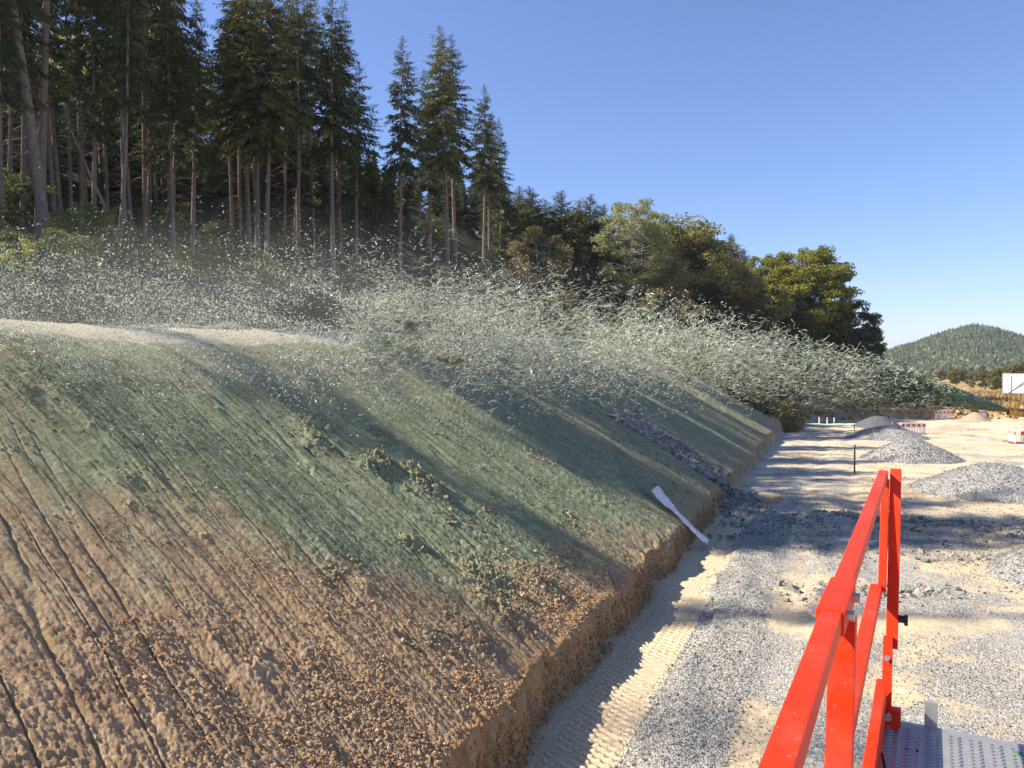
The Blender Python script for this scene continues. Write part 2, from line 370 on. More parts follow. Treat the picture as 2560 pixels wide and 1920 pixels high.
# ------------------------------------------------------------------ the ground sheet (fine where the camera looks, coarse elsewhere)
def build_ground():
    fine = np.arange(-43, 40.01, .078); a = np.concatenate([np.arange(-180, -60, 6), np.arange(-60, -43, .8), fine, np.arange(40.5, 60, .8), np.arange(60, 180.01, 6)])
    a = np.radians(a); r = [0.6, 1.0, 1.6]
    while r[-1] < 5.5: r.append(r[-1] * 1.06)
    while r[-1] < 21: r.append(r[-1] * 1.0019)
    while r[-1] < 60: r.append(r[-1] * 1.0036)
    while r[-1] < 130: r.append(r[-1] * 1.009)
    while r[-1] < 3500: r.append(r[-1] * 1.06)
    r = np.array(r); A, Rr = np.meshgrid(a, r, indexing='ij')
    X = (np.sin(A) * Rr).ravel(); Y = (np.cos(A) * Rr).ravel()
    z, o = terrain(X, Y); s, D, wv, b, tr, Dc = o['s'], o['D'], o['wv'], o['b'], o['tr'], o['Dc']
    rad = np.hypot(X, Y); z = np.where(rad > 260, lerp(z, 1.0, sst(260, 420, rad)), z)
    emb = (wv > 0) & (b < .5) & (D < Dc + 2.4) & (s > -40)
    ground = (wv <= 0) & (o['bank'] < .5)
    N = fbm(X * .6, Y * .6, 4, 201); N2 = fbm(X * 2.2, Y * 2.2, 3, 205)
    wall = emb & (wv < .3)
    # sprayed area: fades towards the near foot of the slope
    u = D - 4.2
    gfade = sst(-1.3, 2.0, D - np.interp(s, [-5, 0, 4, 5.7, 7, 9.1, 10.5, 12.3, 17.6, 24], [14, 12, 9.6, 8.8, 8.3, 7.5, 6.3, 5.4, 4.5, 4.1]) + 2.6 * (N - .5) + 1.6 * (N2 - .5))
    streak = .88 + .4 * (vn(s * 1.3 - .2 * D, D * .1, 210) - .5)
    green = np.where(emb, gfade * streak * (1.15 + .7 * (N - .4)) * (1 - .15 * (1 - sst(5, 12, s))), 0) * np.where(wv < .3, lerp(.25, .75, sst(16, 28, s)), 1)  # far wall greener: mulch reaching the lip, and shade painted in
    topf = sst(Dc - 3.2, Dc - .4, D + 1.2 * (N - .5)); green = green * (1 - .3 * topf) * (1 - .25 * sst(22, 26, s) * (1 - topf))
    edge = 2.65 - .5 * (fbm(s * .5, s * 0, 3, 21) - .5)
    gravel = np.where(ground & (tr < .5), lerp(.60, .36, sst(20, 34, Y)) + 1.5 * (N - .5) + .3 * (N2 - .5), 0)
    gravel = np.where(ground & (D > 1.4) & (D < 2.8), np.maximum(gravel, .9 * (1 - sst(30, 50, Y))), gravel)
    gravel = gravel - np.where(ground, .45 * sst(1.5, -1.8, D) * sst(.42, .6, fbm(X * .45, Y * .45, 3, 77)) , 0)
    gravel = gravel - np.where(ground, .2 * np.exp(-((D - 1.0) / .35) ** 2), 0)
    gravel = gravel * (1 - .8 * sst(2.0, 1.0, D) * sst(-2.5, -4.5, D)) if False else gravel
    floor = np.where(ground, 1., 0.); pit = np.where(ground, sst(26, 45, Y), 0)
    orange = np.where(wall, .75, 0) * sst(.3, .6, N + .15) * (1 - .8 * sst(16, 26, s))  # orange thinned along the far wall, painting its shade into the colour
    orange = np.where(ground | (o['bank'] < .98), orange, 0)
    ob = (o['bank'] > .03) & (o['bank'] < .97) & (wv <= 0); orange = np.where(ob, .95, orange)
    ob2 = (s > 71) & (wv > -.3) & (wv < .9); orange = np.where(ob2, .9, orange)
    hole = np.exp(-(((s - 34.2) / 1.8) ** 2 + ((D - 2.7) / .9) ** 2)); orange = np.maximum(orange, np.where(ground, sst(.3, .7, hole + .3 * (N2 - .5)) * .8, 0))
    orange = np.maximum(orange, np.where(ground, .45 * sst(.58, .72, fbm(X * .5, Y * .5, 3, 220)) * sst(-.5, -2.5, D), 0))
    gravel = gravel * (1 - np.clip(hole * 1.3, 0, 1))
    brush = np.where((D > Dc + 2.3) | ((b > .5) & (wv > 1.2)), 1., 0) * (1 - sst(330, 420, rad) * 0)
    dryg = np.where((o['bank'] > .9) & (wv <= 0) , 1., 0); brush = np.where(dryg > 0, 0, brush)
    track = np.where((D > Dc + .05) & (D < Dc + 2.3) & (s < 71), .85, 0) * sst(.25, .5, N + .2) * (1 - .35 * sst(40, 60, s)) * (1 - .9 * sst(20, 27, s) * np.exp(-((D - Dc - .4) / .7) ** 2))
    at = dict(green=green, gravel=gravel, orange=orange, brush=brush, drygrass=dryg, track=track, floor=floor, pit=pit)
    V = np.stack([X, Y, z], 1); na, nr = len(a), len(r)
    i = (np.arange(na - 1)[:, None] * nr + np.arange(nr - 1)[None, :]).ravel()
    F = np.stack([i, i + nr, i + nr + 1, i + 1], 1)[:, ::-1]
    fe = emb[i] & (s[i] > -3)
    fh = (~fe) & ~(ground[i])
    for nm, m, lab, cat in (('embankment', fe, 'steep earth cut slope, its top sprayed green with grass seed mulch', 'slope'),
                            ('hillside', fh, 'dark natural hillside under the forest', 'hillside'),
                            ('ground', ~(fe | fh), 'pale gravel and sand floor of the construction site', 'ground')):
        f = F[m]; u_, inv = np.unique(f, return_inverse=True)
        ob_ = mesh_np(nm, V[u_], inv.reshape(f.shape), M_EARTH, smooth=True, attrs={k: v[u_] for k, v in at.items()})
        tag(ob_, lab, cat, kind='structure')
build_ground()
def bench_z(s, D):
    x, y = xy(s, D); return (x, y, gz(x, y))

# ------------------------------------------------------------------ stones
ICO = None
_bm = bmesh.new(); bmesh.ops.create_icosphere(_bm, subdivisions=1, radius=1); ICO_V = np.array([v.co[:] for v in _bm.verts]); ICO_F = np.array([[v.index for v in f.verts] for f in _bm.faces]); _bm.free()
def stone_cloud(name, P, size, mat, label=None, cat=None, kind=None, parent=None, flat=.6, rs=1, lump=False):
    g = np.random.default_rng(rs)
    base = np.array([(1, 0, 0), (-1, 0, 0), (0, 1, 0), (0, -1, 0), (0, 0, 1), (0, 0, -1)], float)
    f8 = np.array([(0, 2, 4), (2, 1, 4), (1, 3, 4), (3, 0, 4), (2, 0, 5), (1, 2, 5), (3, 1, 5), (0, 3, 5)])
    if lump: base, f8 = ICO_V, ICO_F
    n = len(P); P = np.asarray(P, float); nv = len(base)
    v = base[None] * g.uniform(*((.72, 1.2) if lump else (.6, 1.25)), (n, nv, 1)) + (.12 if lump else .3) * g.uniform(-1, 1, (n, nv, 3))
    v = v * np.stack([g.uniform(.7, 1.3, n), g.uniform(.6, 1.1, n), g.uniform(flat * .7, flat * 1.3, n)], 1)[:, None, :]
    q = g.normal(size=(n, 4)); q[:, 1:3] *= .35; q = unit(q); a, b, c, d = q.T
    Rm = np.stack([1 - 2 * (c * c + d * d), 2 * (b * c - a * d), 2 * (b * d + a * c), 2 * (b * c + a * d), 1 - 2 * (b * b + d * d), 2 * (c * d - a * b), 2 * (b * d - a * c), 2 * (c * d + a * b), 1 - 2 * (b * b + c * c)], 1).reshape(n, 3, 3)
    v = np.einsum('nij,nkj->nki', Rm, v) * np.asarray(size)[:, None, None] + P[:, None, :]
    F = (f8[None] + nv * np.arange(n)[:, None, None]).reshape(-1, 3)
    o = mesh_np(name, v.reshape(-1, 3), F, mat, parent); return tag(o, label, cat, kind=kind)
def ground_pts(n, fx, keep):
    X, Y = fx(n); z, o = terrain(X.copy(), Y.copy()); m = keep(X, Y, o); return X[m], Y[m], z[m]
def lane_xy(n):
    g = np.random.default_rng(11); Y = 6.5 * (26 / 6.5) ** (g.random(n) ** .8); s = Y * 1.085; D = g.uniform(-9, 3.2, n) ; return (UX * s - UY * D), (UY * s + UX * D)
def keep_lane(X, Y, o):
    s, D = o['s'], o['D']; e = 2.95 + .5 * (fbm(s * .5, s * 0, 3, 21) - .5)
    dens = np.where((D > 1.3), 1., .0) + .5 * (D <= 1.3) * sst(.42, .62, fbm(X * .6, Y * .6, 4, 301)) * (1 - .5 * np.exp(-((D - .9) / .4) ** 2))
    ed = 2.72 - 1.5 * (fbm(s * .4, s * 0, 4, 21) - .5) + .25 * np.random.default_rng(55).random(len(X)) ** 3
    g = np.random.default_rng(5).random(len(X)); return (g < dens) & (D < ed) & (np.abs(X / Y) < .75)
X, Y, Z = ground_pts(90000, lane_xy, keep_lane)
stone_cloud('gravel', np.stack([X, Y, Z + .004], 1), rng.gamma(5, .0030, len(X)) + .006, M_GSTONE, 'grey crushed stone strewn over the lane beside the trench', 'gravel', 'stuff', rs=2)
def wall_clods():
    g = np.random.default_rng(33); n = 26000; s_ = 5 + 30 * g.random(n) ** 1.4; x, y = xy(s_, np.full(n, 4.2)); _, o = terrain(x.copy(), y.copy()); Dt = 4.2 - o['wv']; h = g.random(n) ** 1.3
    h = h + .25 * (fbm(s_ * 1.5, h * 3, 3, 335) - .5); x, y = xy(s_, Dt + .02 + .13 * np.clip(h, 0, 1) - np.abs(g.normal(0, .012, n)))
    stone_cloud('wall_crumbs', np.stack([x, y, -.06 + .66 * h], 1), g.gamma(1.6, .009, n) + .006, rock('wall_earth', (.25, .14, .06), (.46, .30, .155)), 'rough earth crumbs sticking out of the steep foot of the slope', 'clods', 'stuff', flat=.9, rs=34, lump=True)
wall_clods()
def D_mask(o): return (o['D'] < np.interp(o['s'], [-5, 0, 4, 5.7, 7, 9.1, 10.5, 12.3, 17.6, 24], [14, 12, 9.6, 8.8, 8.3, 7.5, 6.3, 5.4, 4.5, 4.1]) + 1.5 * np.random.default_rng(8).random(len(o['D'])) ** 2)
def slope_xy(n):
    g = np.random.default_rng(12); s = 3 + 17 * g.random(n) ** 1.2; D = np.where(g.random(n) < .35, 4.0 + g.gamma(1.6, .8, n), 4.2 + 9 * g.random(n)); return UX * s - UY * D, UY * s + UX * D
X, Y, Z = ground_pts(170000, slope_xy, lambda X, Y, o: (fbm(X * .9, Y * .9, 3, 311) + .3 * (1 - sst(0, 4, o['wv'])) + .25 * (np.random.default_rng(4).random(len(X)) - .5) > .57) & (D_mask(o)))
stone_cloud('earth_clods', np.stack([X, Y, Z + .002], 1), (rng.gamma(1.1, .0042, len(X)) + .003) * (.5 + 1.0 * sst(.42, .68, fbm(X * .55, Y * .55, 3, 319))), M_CLOD, 'loose brown earth crumbs on the lower slope', 'clods', 'stuff', flat=.8, rs=3, lump=True)
def mul_xy(n):
    g = np.random.default_rng(18); s = 5 + 30 * g.random(n) ** 1.2; D = 4.3 + 11 * g.random(n); return UX * s - UY * D, UY * s + UX * D
X, Y, Z = ground_pts(100000, mul_xy, lambda X, Y, o: (o['wv'] > .2) & (o['D'] < o['Dc']) & (o['D'] > np.interp(o['s'], [-5, 0, 4, 5.7, 7, 9.1, 10.5, 12.3, 17.6, 24], [14, 12, 9.6, 8.8, 8.3, 7.5, 6.3, 5.4, 4.5, 4.1]) - .5 + 1.5 * np.random.default_rng(8).random(len(X))) & (fbm(X * .8, Y * .8, 3, 313) + .35 * (np.random.default_rng(4).random(len(X)) - .5) > .46))
M_MUL = rock('mulch', (.125, .15, .09), (.40, .405, .27))
stone_cloud('mulch_crumbs', np.stack([X, Y, Z + .003], 1), rng.gamma(1.2, .0036 * (1 + Y / 30), len(X)) + .003, M_MUL, 'grey green mulch crumbs stuck to the sprayed slope', 'mulch', 'stuff', flat=.7, rs=19, lump=True)
CL = []
for (a_, b_, r_, h_) in LUMPS[:13] + [(_lr.uniform(8, 22), _lr.uniform(4.4, 8), _lr.uniform(.15, .4), 0) for _ in range(14)]:
    k_ = int(90 * r_ / .35); CL.append(np.stack(xy(a_ + rng.normal(0, r_ * .75, k_), b_ + rng.normal(0, r_ * .75, k_)), 1))
CL = np.concatenate(CL); z, o = terrain(CL[:, 0].copy(), CL[:, 1].copy()); m = o['wv'] > .1
stone_cloud('clod_clusters', np.stack([CL[m, 0], CL[m, 1], z[m] + .01], 1), rng.gamma(1.3, .011, m.sum()) + .006, rock('clod_mulch', (.19, .165, .085), (.45, .39, .23)), 'clusters of larger dried clods standing out of the slope', 'clods', 'stuff', flat=.9, rs=29, lump=True)
def far_xy(n):
    g = np.random.default_rng(15); Y = 22 + 50 * g.random(n) ** 1.3; return Y * g.uniform(.12, .72, n), Y
X, Y, Z = ground_pts(60000, far_xy, lambda X, Y, o: (o['D'] < 2.9) & (o['bank'] < .1) & (fbm(X * .35, Y * .5, 4, 303) + .2 * np.random.default_rng(6).random(len(X)) > .55))
stone_cloud('coarse_gravel', np.stack([X, Y, Z + .003], 1), rng.gamma(4, .0045, len(X)) + .012, M_GSTONE, 'thin scatter of pale stones over the compacted site floor', 'gravel', 'stuff', flat=.5, rs=9)
# rubble spread over the lane by the trench end
g = np.random.default_rng(21); P = []
for (rx, ry, rw, rl, n) in [(9.3, 27.5, .35, 1.3, 200), (12.7, 28.6, .35, 1.3, 190), (15.2, 27.2, .5, 1.3, 220), (11.2, 29.3, .3, 1.4, 120), (8.2, 25.4, .3, 1.0, 90), (5.2, 19.8, .25, .9, 0), (13.5, 22.5, .7, 2.5, 160), (17, 26, 1, 2, 200), (9.0, 19.0, .4, 1.3, 200)]:
    P.append(np.stack([g.normal(rx, rl, n), g.normal(ry, rw, n)], 1))
P = np.concatenate(P); z, o = terrain(P[:, 0].copy(), P[:, 1].copy()); m = (o['D'] < 3.9)
stone_cloud('rubble', np.stack([P[m, 0], P[m, 1], z[m] + .02], 1), g.gamma(3, .016, m.sum()) + .03, M_DSTONE, 'low ridges of broken grey rock lying across the lane', 'rubble', 'stuff', rs=4)
# stone drain down the slope
n = 3600; D = 3.2 + 5.9 * g.random(n) ** 1.05; s = 34.3 + .05 * (D - 4) + g.normal(0, 1, n) * np.where(D < 4.2, .75, .60 + .1 * (D > 8)); s = np.where(D < 4.2, s - .5, s)
x, y = xy(s, D); z, _ = terrain(x.copy(), y.copy()); 
stone_cloud('stone_drain', np.stack([x, y, z + .05], 1), g.gamma(4, .022, n) + .05, M_DSTONE, 'strip of dark quarry stones running down the sprayed slope', 'stone drain', rs=6, flat=.75)
# stone apron at its foot, partly buried boulder
n = 700; s = g.normal(31.8, 1.0, n); D = g.normal(3.5, .4, n); m = (D < 4.3); s, D = s[m], D[m]; x, y = xy(s, D); z, _ = terrain(x.copy(), y.copy())
stone_cloud('stone_apron', np.stack([x, y, z + .03], 1), g.gamma(4, .016, len(x)) + .035, M_DSTONE, 'loose grey stones spilled at the foot of the stone drain', 'stones', 'stuff', rs=7)

# ------------------------------------------------------------------ gravel heaps
def heap(name, cx, cy, r, h, mat, label, seed, flat=.25, sq=(1, 1), stones=0, cat='gravel heap', grp=None):
    stones = int(stones * 1.8)
    g = np.random.default_rng(seed); na, nr = 96, 44
    A, Q = np.meshgrid(np.arange(na) / na * 2 * math.pi, np.linspace(0, 1.15, nr), indexing='ij')
    wob = 1 + .22 * (fbm(np.cos(A) * 1.3 + seed, np.sin(A) * 1.3, 3, seed) - .5)
    x = np.cos(A) * Q * r * wob * sq[0]; y = np.sin(A) * Q * r * wob * sq[1]
    q = np.clip(Q, 0, 1.2); pr = np.sqrt(flat ** 2 + 1) - np.sqrt(flat ** 2 + q ** 2) ; pr = pr / (np.sqrt(flat ** 2 + 1) - flat)
    z = h * pr + .09 * h * (fbm(x * 1.2 + 5, y * 1.2, 4, seed + 3) - .5) * 2 * (1 - q ** 2).clip(0, 1) + .02 * (fbm(x * 9, y * 9, 2, seed + 4) - .5)
    i = (np.arange(na)[:, None] * nr + np.arange(nr - 1)[None]).ravel(); j = ((np.arange(na) + 1) % na)[:, None] * nr + np.arange(nr - 1)[None]; j = j.ravel()
    z0 = gz(cx, cy)
    root = mesh_np(name, np.stack([x, y, z], -1).reshape(-1, 3), np.stack([i, i + 1, j + 1, j], 1)[:, ::-1][:, :], mat, smooth=True)
    root.location = (cx, cy, z0 - .01); tag(root, label, cat, grp)
    if stones:
        k = stones; a = g.random(k) * 2 * math.pi; qq = np.sqrt(g.random(k)) * 1.12
        jj = (a / (2 * math.pi) * na).astype(int) % na; ii = np.clip((qq / 1.15 * (nr - 1)).astype(int), 0, nr - 1)
        Pz = np.stack([x[jj, ii], y[jj, ii], z[jj, ii]], 1) + g.normal(0, .09, (k, 3)) * [1, 1, .08]
        st = stone_cloud('loose_stones', Pz, g.gamma(4, .0036 * (1 + cy / 60), k) + .009, M_HSTONE, kind='stuff', parent=root, rs=seed)
    return root
HG = 'heaps of grey gravel on the site floor'
heap('gravel_heap', 15.6, 20.1, 2.7, 1.3, M_PILE, 'nearest grey gravel heap, cut off by the right edge of the photo', 3, stones=6000, grp=HG)
heap('gravel_heap', 21.8, 34.6, 3.7, 1.3, M_PILE, 'wide grey gravel heap just beyond the top of the red railing', 5, flat=.3, stones=7000, grp=HG)
heap('gravel_heap', 24.7, 47.6, 2.9, 1.25, M_PILE_FAR, 'grey gravel heap right of the thin dark stake', 7, flat=.3, stones=3500, grp=HG)
heap('gravel_heap', 30.6, 62.6, 3.2, .98, M_PILE_FAR, 'low grey gravel heap in front of the red and white barrier', 9, flat=.35, stones=2500, grp=HG)
heap('grit_heap', 35.4, 74.2, 2.35, 1.12, M_DARK, 'smooth dark blue-grey grit heap behind the gravel heaps', 11, flat=.3, cat='grit heap')
heap('sand_heap', 50.4, 83.6, 1.6, .95, M_SAND, 'small brown sand heap in front of the orange earth bank', 13, flat=.15, cat='sand heap')
heap('gravel_heap', 57.6, 84.2, 1.6, .5, M_PILE_FAR, 'small flat gravel heap under the brass nozzle', 15, flat=.3, grp=HG)

# ------------------------------------------------------------------ trees
def sp_trunk(H, r, g, stubs=26, hb=.4):
    b = NB(); k = 14; zz = np.linspace(0, H, k); bend = np.stack([.10 * np.sin(zz * .25 + g.random() * 6), .10 * np.sin(zz * .21 + g.random() * 6), zz], 1)
    b.tube(bend, np.maximum(.02, r * (1 - (zz / H) ** 1.1 * .93)), 8)
    for i in range(stubs):
        h = g.uniform(.12, hb + .12) * H; a = g.uniform(0, 6.28); L = g.uniform(.25, 2.0); x0 = np.interp(h, zz, bend[:, 0]); y0 = np.interp(h, zz, bend[:, 1])
        q = np.linspace(0, 1, 4); b.tube(np.stack([x0 + np.cos(a) * L * q, y0 + np.sin(a) * L * q, h + L * (.1 * q - .3 * q * q)], 1), .018 * (1 - .8 * q), 3)
    return b
def sp_crown(H, hb, Rm, g, dens=1.0, droop=.5, gap=.25, young=False, tuft=1.0):
    b = NB(); PP = []; AA = []; WW = []; LL = []; WD = []; h = hb * H
    br = NB(); side_open = g.uniform(0, 6.28)
    while h < H * .995:
        f = (h - hb * H) / (H - hb * H); Lm = Rm * ((1 - f) ** (.75 if not young else .72)) * (1 if f > .12 or young else .6 + 3 * f) + .12
        nb = max(3, int(g.integers(4, 8) * dens))
        for k in range(nb):
            if g.random() < gap * (1 - f): continue
            a = g.uniform(0, 6.28); L = Lm * g.uniform(.5, 1.18) * (1 - .2 * math.cos(a - side_open)); st = .13 / max(dens, .6)
            n = max(3, int(L / st)); q = (np.arange(n) + g.random()) / n
            up = lerp(-.08, .75, f ** 2) if not young else lerp(.0, .9, f); dr = droop * (1 - f * .85)
            d = np.array([math.cos(a), math.sin(a), 0]); sd_ = np.array([-math.sin(a), math.cos(a), 0])
            zz = L * (up * q - dr * q ** 1.6 + .22 * dr * q ** 4); p = d * (L * q)[:, None] + np.array([0, 0, 1]) * (h + zz)[:, None]
            q2 = np.array([0, .5, 1.]); br.tube(d * (L * q2)[:, None] + np.array([0, 0, 1]) * (h + L * (up * q2 - dr * q2 ** 1.6 + .22 * dr * q2 ** 4))[:, None], .022 * (1 - .8 * q2) * max(.5, L / 2), 3)
            for sgn in (-1, 1, 0):
                wl = (1 - .6 * f ** 1.5) * (.22 + .42 * np.sin(np.pi * np.clip(q * .8 + .2, 0, 1))) * min(1, L / 1.2 + .2) * g.uniform(.7, 1.3, n) * tuft
                ax = unit(d * .55 + sd_ * (sgn * g.uniform(.4, 1.1, (n, 1))) + np.array([0, 0, -1]) * (g.uniform(.15, .9, (n, 1)) * (1 - .6 * f) + (.5 if sgn == 0 else 0)))
                c = p + ax * wl[:, None] * .5 + g.normal(0, .03, (n, 3))
                PP.append(c); AA.append(ax); LL.append(wl); WD.append(wl * g.uniform(.16, .36, n)); WW.append(unit(np.cross(ax, g.normal(0, 1, (n, 3)))))
        h += g.uniform(.17, .34) / (dens ** .5) * (1.0 - .45 * f)
    b.cards(np.concatenate(PP), np.concatenate(AA), np.concatenate(WW), np.concatenate(LL), np.concatenate(WD)); 
    return b, br
def make_spruce(name, H, hb, Rm, seed, mat=None, r=.2, **k):
    g = np.random.default_rng(seed); root = empty(name, (0, 0, -500), 'x', 'tree')
    stubs = k.pop('stubs', 90); sp_trunk(H, r, g, stubs, hb).build('trunk', M_BARK, root, True)
    c, br = sp_crown(H, hb, Rm, g, **k); c.V += br.V; nn = c.n; c.F += [f + nn for f in br.F]; c.build('crown', mat or M_SPRUCE, root); root['H'] = H; return root
def crown_lumps(g, cx, rx, rz, n, pts, size, low=-.6, tuft=.28):
    P = []
    for i in range(n):
        d = unit(g.normal(size=3)); d[2] = max(low, d[2]); rr = g.uniform(.45, 1.0) ** .5
        c = np.array(cx) + d * rr * np.array([rx, rx, rz]); P.append((c, g.uniform(.6, 1.25) * size))
    return P
def make_leafy(name, H, cr, rx, rz, seed, mat, bmat, nl=60, pts=230, lsz=.17, trunks=1, r=.16, low=-.6, lump=.95, cat='tree', limbs=True):
    g = np.random.default_rng(seed); root = empty(name, (0, 0, -500), 'x', cat); b = NB(); cz = H - rz
    lumps = crown_lumps(g, (0, 0, cz), rx, rz, nl, pts, lump, low); tops = []
    for k in range(trunks):
        a = g.uniform(0, 6.28); o = np.array([math.cos(a), math.sin(a), 0]) * (0 if trunks == 1 else g.uniform(.1, .5) * rx * .4); e = np.array([math.cos(a), math.sin(a), 0]) * g.uniform(.1, .35) * rx + np.array([0, 0, cz + rz * .5])
        q = np.linspace(0, 1, 9)[:, None]; P = o * (1 - q) + e * q + np.array([.15, .1, 0]) * np.sin(q * 5 + k); P[0, 2] = -.1; P[:, 2] = np.linspace(-.1, cz + rz * .5, 9)
        b.tube(P, r * (1 - .8 * q[:, 0]) * g.uniform(.7, 1.1), 7); tops.append(P)
    PP = []; 
    for (c, sz) in lumps:
        if limbs:
            P = tops[g.integers(len(tops))]; i = int(np.clip(np.searchsorted(P[:, 2], c[2] - .45 * math.hypot(c[0], c[1]) - .3), 1, 7)); q = np.linspace(0, 1, 5)[:, None]
            B = P[i] * (1 - q) + c * q; B[:, 2] += .12 * sz * np.sin(q[:, 0] * 3); b.tube(B, r * .28 * (1 - .8 * q[:, 0]), 4)
        n = int(pts * sz / lump); d = unit(g.normal(size=(n, 3))) * (g.random((n, 1)) ** .45) * sz * np.array([1, 1, .62]); PP.append(c + d)
    PP = np.concatenate(PP); n = len(PP); l = NB(); A = unit(g.normal(size=(n, 3)) + [0, 0, -.3]); W = unit(np.cross(A, g.normal(size=(n, 3))))
    s_ = g.uniform(.6, 1.4, n) * lsz; l.cards(PP, A, W, s_ * 1.25, s_ * .85)
    b.build('trunk' if cat == 'tree' else 'stems', bmat, root, True); l.build('crown' if cat == 'tree' else 'foliage', mat, root); root['H'] = H; return root
protos = [make_spruce('spruce_tree', 21, .46, 3.1, 1, r=.2, dens=.8, gap=.46, droop=.65), make_spruce('spruce_tree', 21, .52, 2.8, 2, r=.18, dens=.7, gap=.55, droop=.65), make_spruce('spruce_tree', 21, .42, 3.4, 3, r=.2, dens=.85, gap=.42, droop=.75, mat=M_SPRUCE2),
          make_spruce('spruce_tree', 21, .36, 3.4, 4, r=.2, dens=.75, gap=.48, droop=.7)]
dense = [make_spruce('spruce_tree', 18, .06, 3.4, 5, dens=.9, gap=.1, tuft=1.4), make_spruce('spruce_tree', 18, .12, 3.2, 6, dens=.9, gap=.15, tuft=1.4)]
young = [make_spruce('fir_tree', 12, .06, 2.6, 7, young=True, gap=.12, stubs=4, droop=.3, tuft=1.0, mat=M_SPRUCE2), make_spruce('fir_tree', 12, .06, 2.4, 8, young=True, gap=.12, stubs=4, droop=.3, tuft=1.0)]
LEFTY = R(-1.6)
ALL_ID = []
used = {}
def place(proto, x, y, H, label, group=None, tilt=(0, 0), rz=None, dz=-.1, wide=1.0):
    rz = random.uniform(0, 6.28) if rz is None else rz; sc = H / proto['H']
    r = copy_thing(proto, (x, y, gz(x, y) + dz), rz, (sc * wide, sc * wide, sc), label, group, tilt); del r['H']; return r
def by_x(px, D):
    m = (px - 512) / 769; Y = D / (UX - UY * m); return m * Y, Y
FG = 'tall spruces along the forest edge above the slope'
def spot(x, k, side): return x
front = [ # px base x, D, top y px, proto, label
 (3, 28.5, -60, 0, 'bare spruce trunk at the very left edge of the photo'),
 (12, 31, -60, 1, 'thin spruce trunk just inside the left edge of the photo'),
 (24, 29.5, -70, 0, 'pale straight spruce trunk left of the thick slanting one'),
 (30, 33, -50, 3, 'slim dark spruce trunk half hidden behind the thick slanting one'),
 (57, 31, -60, 0, 'spruce rising where the two slanting trunks cross'),
 (72, 33, -40, 1, 'slim spruce with a pale trunk between the crossed trunks and the bare pole'),
 (95, 29, -70, 3, 'spruce behind the leaning dead pole, left of the thick pale trunk'),
 (108, 33, -50, 1, 'dark thin spruce trunk crossed low down by the leaning dead pole'),
 (121, 27.5, -80, 0, 'thickest pale spruce trunk in the left part of the forest edge'),
 (127, 30.5, -50, 1, 'thin spruce touching the thickest pale trunk on its right'),
 (131, 31.5, -45, 1, 'very slender spruce second to the right of the thickest pale trunk'),
 (150, 35, -20, 3, 'dark spruce with yellow leaves showing beside its trunk'),
 (175, 30, -25, 3, 'spruce with dark crown standing alone right of the yellow leaves'),
 (193, 31, -8, 3, 'spruce whose crown borders the first gap of blue sky'),
 (234, 34, 14, 1, 'slim spruce just right of the first gap of blue sky'),
 (249, 30.5, -30, 2, 'olive lit spruce left of the pair of pale trunks'),
 (260, 29.5, -40, 2, 'broad sunlit olive spruce at the top edge of the photo'),
 (269, 28.5, -25, 2, 'pale straight trunk under the sunlit olive crown'),
 (296, 31, -12, 1, 'left one of two spruces standing close together'),
 (300, 30, -6, 1, 'right one of two spruces standing close together'),
 (333, 28.5, -6, 0, 'tall dense spruce with a thick trunk left of the wide sky gap'),
 (342, 33, 30, 0, 'shorter spruce leaning on the tall dense one'),
 (357, 30.5, 58, 3, 'spruce with long bare side branches at the wide sky gap'),
 (400, 29, 40, 0, 'single pointed spruce standing apart in the wide sky gap'),
 (431, 32, 70, 3, 'lower spruce between the single pointed one and the tallest pair'),
 (447, 29.5, 26, 2, 'highest pointed spruce of the right hand group'),
 (456, 31, 36, 0, 'second highest spruce beside the highest pointed one'),
 (484, 29.5, 84, 0, 'rightmost tall pointed spruce of the forest edge'),
 (489, 32, 112, 3, 'spruce with two thin trunks showing under the rightmost tall crown'),
 (500, 33, 120, 3, 'last lower spruce where the tall forest edge ends'),
]
for i, (px, D, ty, pr, lab) in enumerate(front):
    x, y = by_x(px, D); z0 = gz(x, y); yb = 370 - 769 * (z0 - EYE) / y; H = (yb - ty) / 769 * y
    H = min(H, 27)
    place(protos[pr], x, y, H, lab, FG, tilt=(R(random.uniform(-.6, .6)), R(random.uniform(-2.6, -1.2))), wide=1.0 if px > 140 else .85)
# two slanting trunks and a leaning dead pole
x, y = by_x(43, 27.5); place(protos[1], x, y, 25, 'thick spruce trunk slanting up to the left near the left edge', FG, tilt=(0, R(-6)), rz=0)
x, y = by_x(44, 28.5); place(protos[1], x, y, 24, 'spruce trunk slanting up to the right across its neighbours', FG, tilt=(0, R(9)), rz=2)
x0, y0 = by_x(120, 28.2); x1, y1 = by_x(68, 29); b = NB(); q = np.linspace(0, 1, 10)[:, None]
z0 = gz(x0, y0); P0 = np.array([x0, y0, z0 - .1]); P1 = np.array([x1, y1, EYE + (370 - 106) / 769 * y1]); b.tube((P0 * (1 - q) + P1 * q) + np.array([.12, 0, 0]) * np.sin(q * 6), .07 * (1 - .6 * q[:, 0]), 6)
for k in range(14):
    f = random.uniform(.15, .95); p = P0 * (1 - f) + P1 * f; a = random.uniform(0, 6.28); b.tube(np.array([p, p + np.array([math.cos(a), math.sin(a), .2]) * random.uniform(.2, .7)]), np.array([.012, .004]), 3)
tag(b.build('dead_pole', M_BARK, None, True), 'thin dead tree pole leaning against the thickest pale spruce trunk', 'dead tree')
slim = make_spruce('spruce_tree', 21, .56, 2.1, 11, r=.12, dens=.6, gap=.55, droop=.6, stubs=120)
gi = random.Random(31)
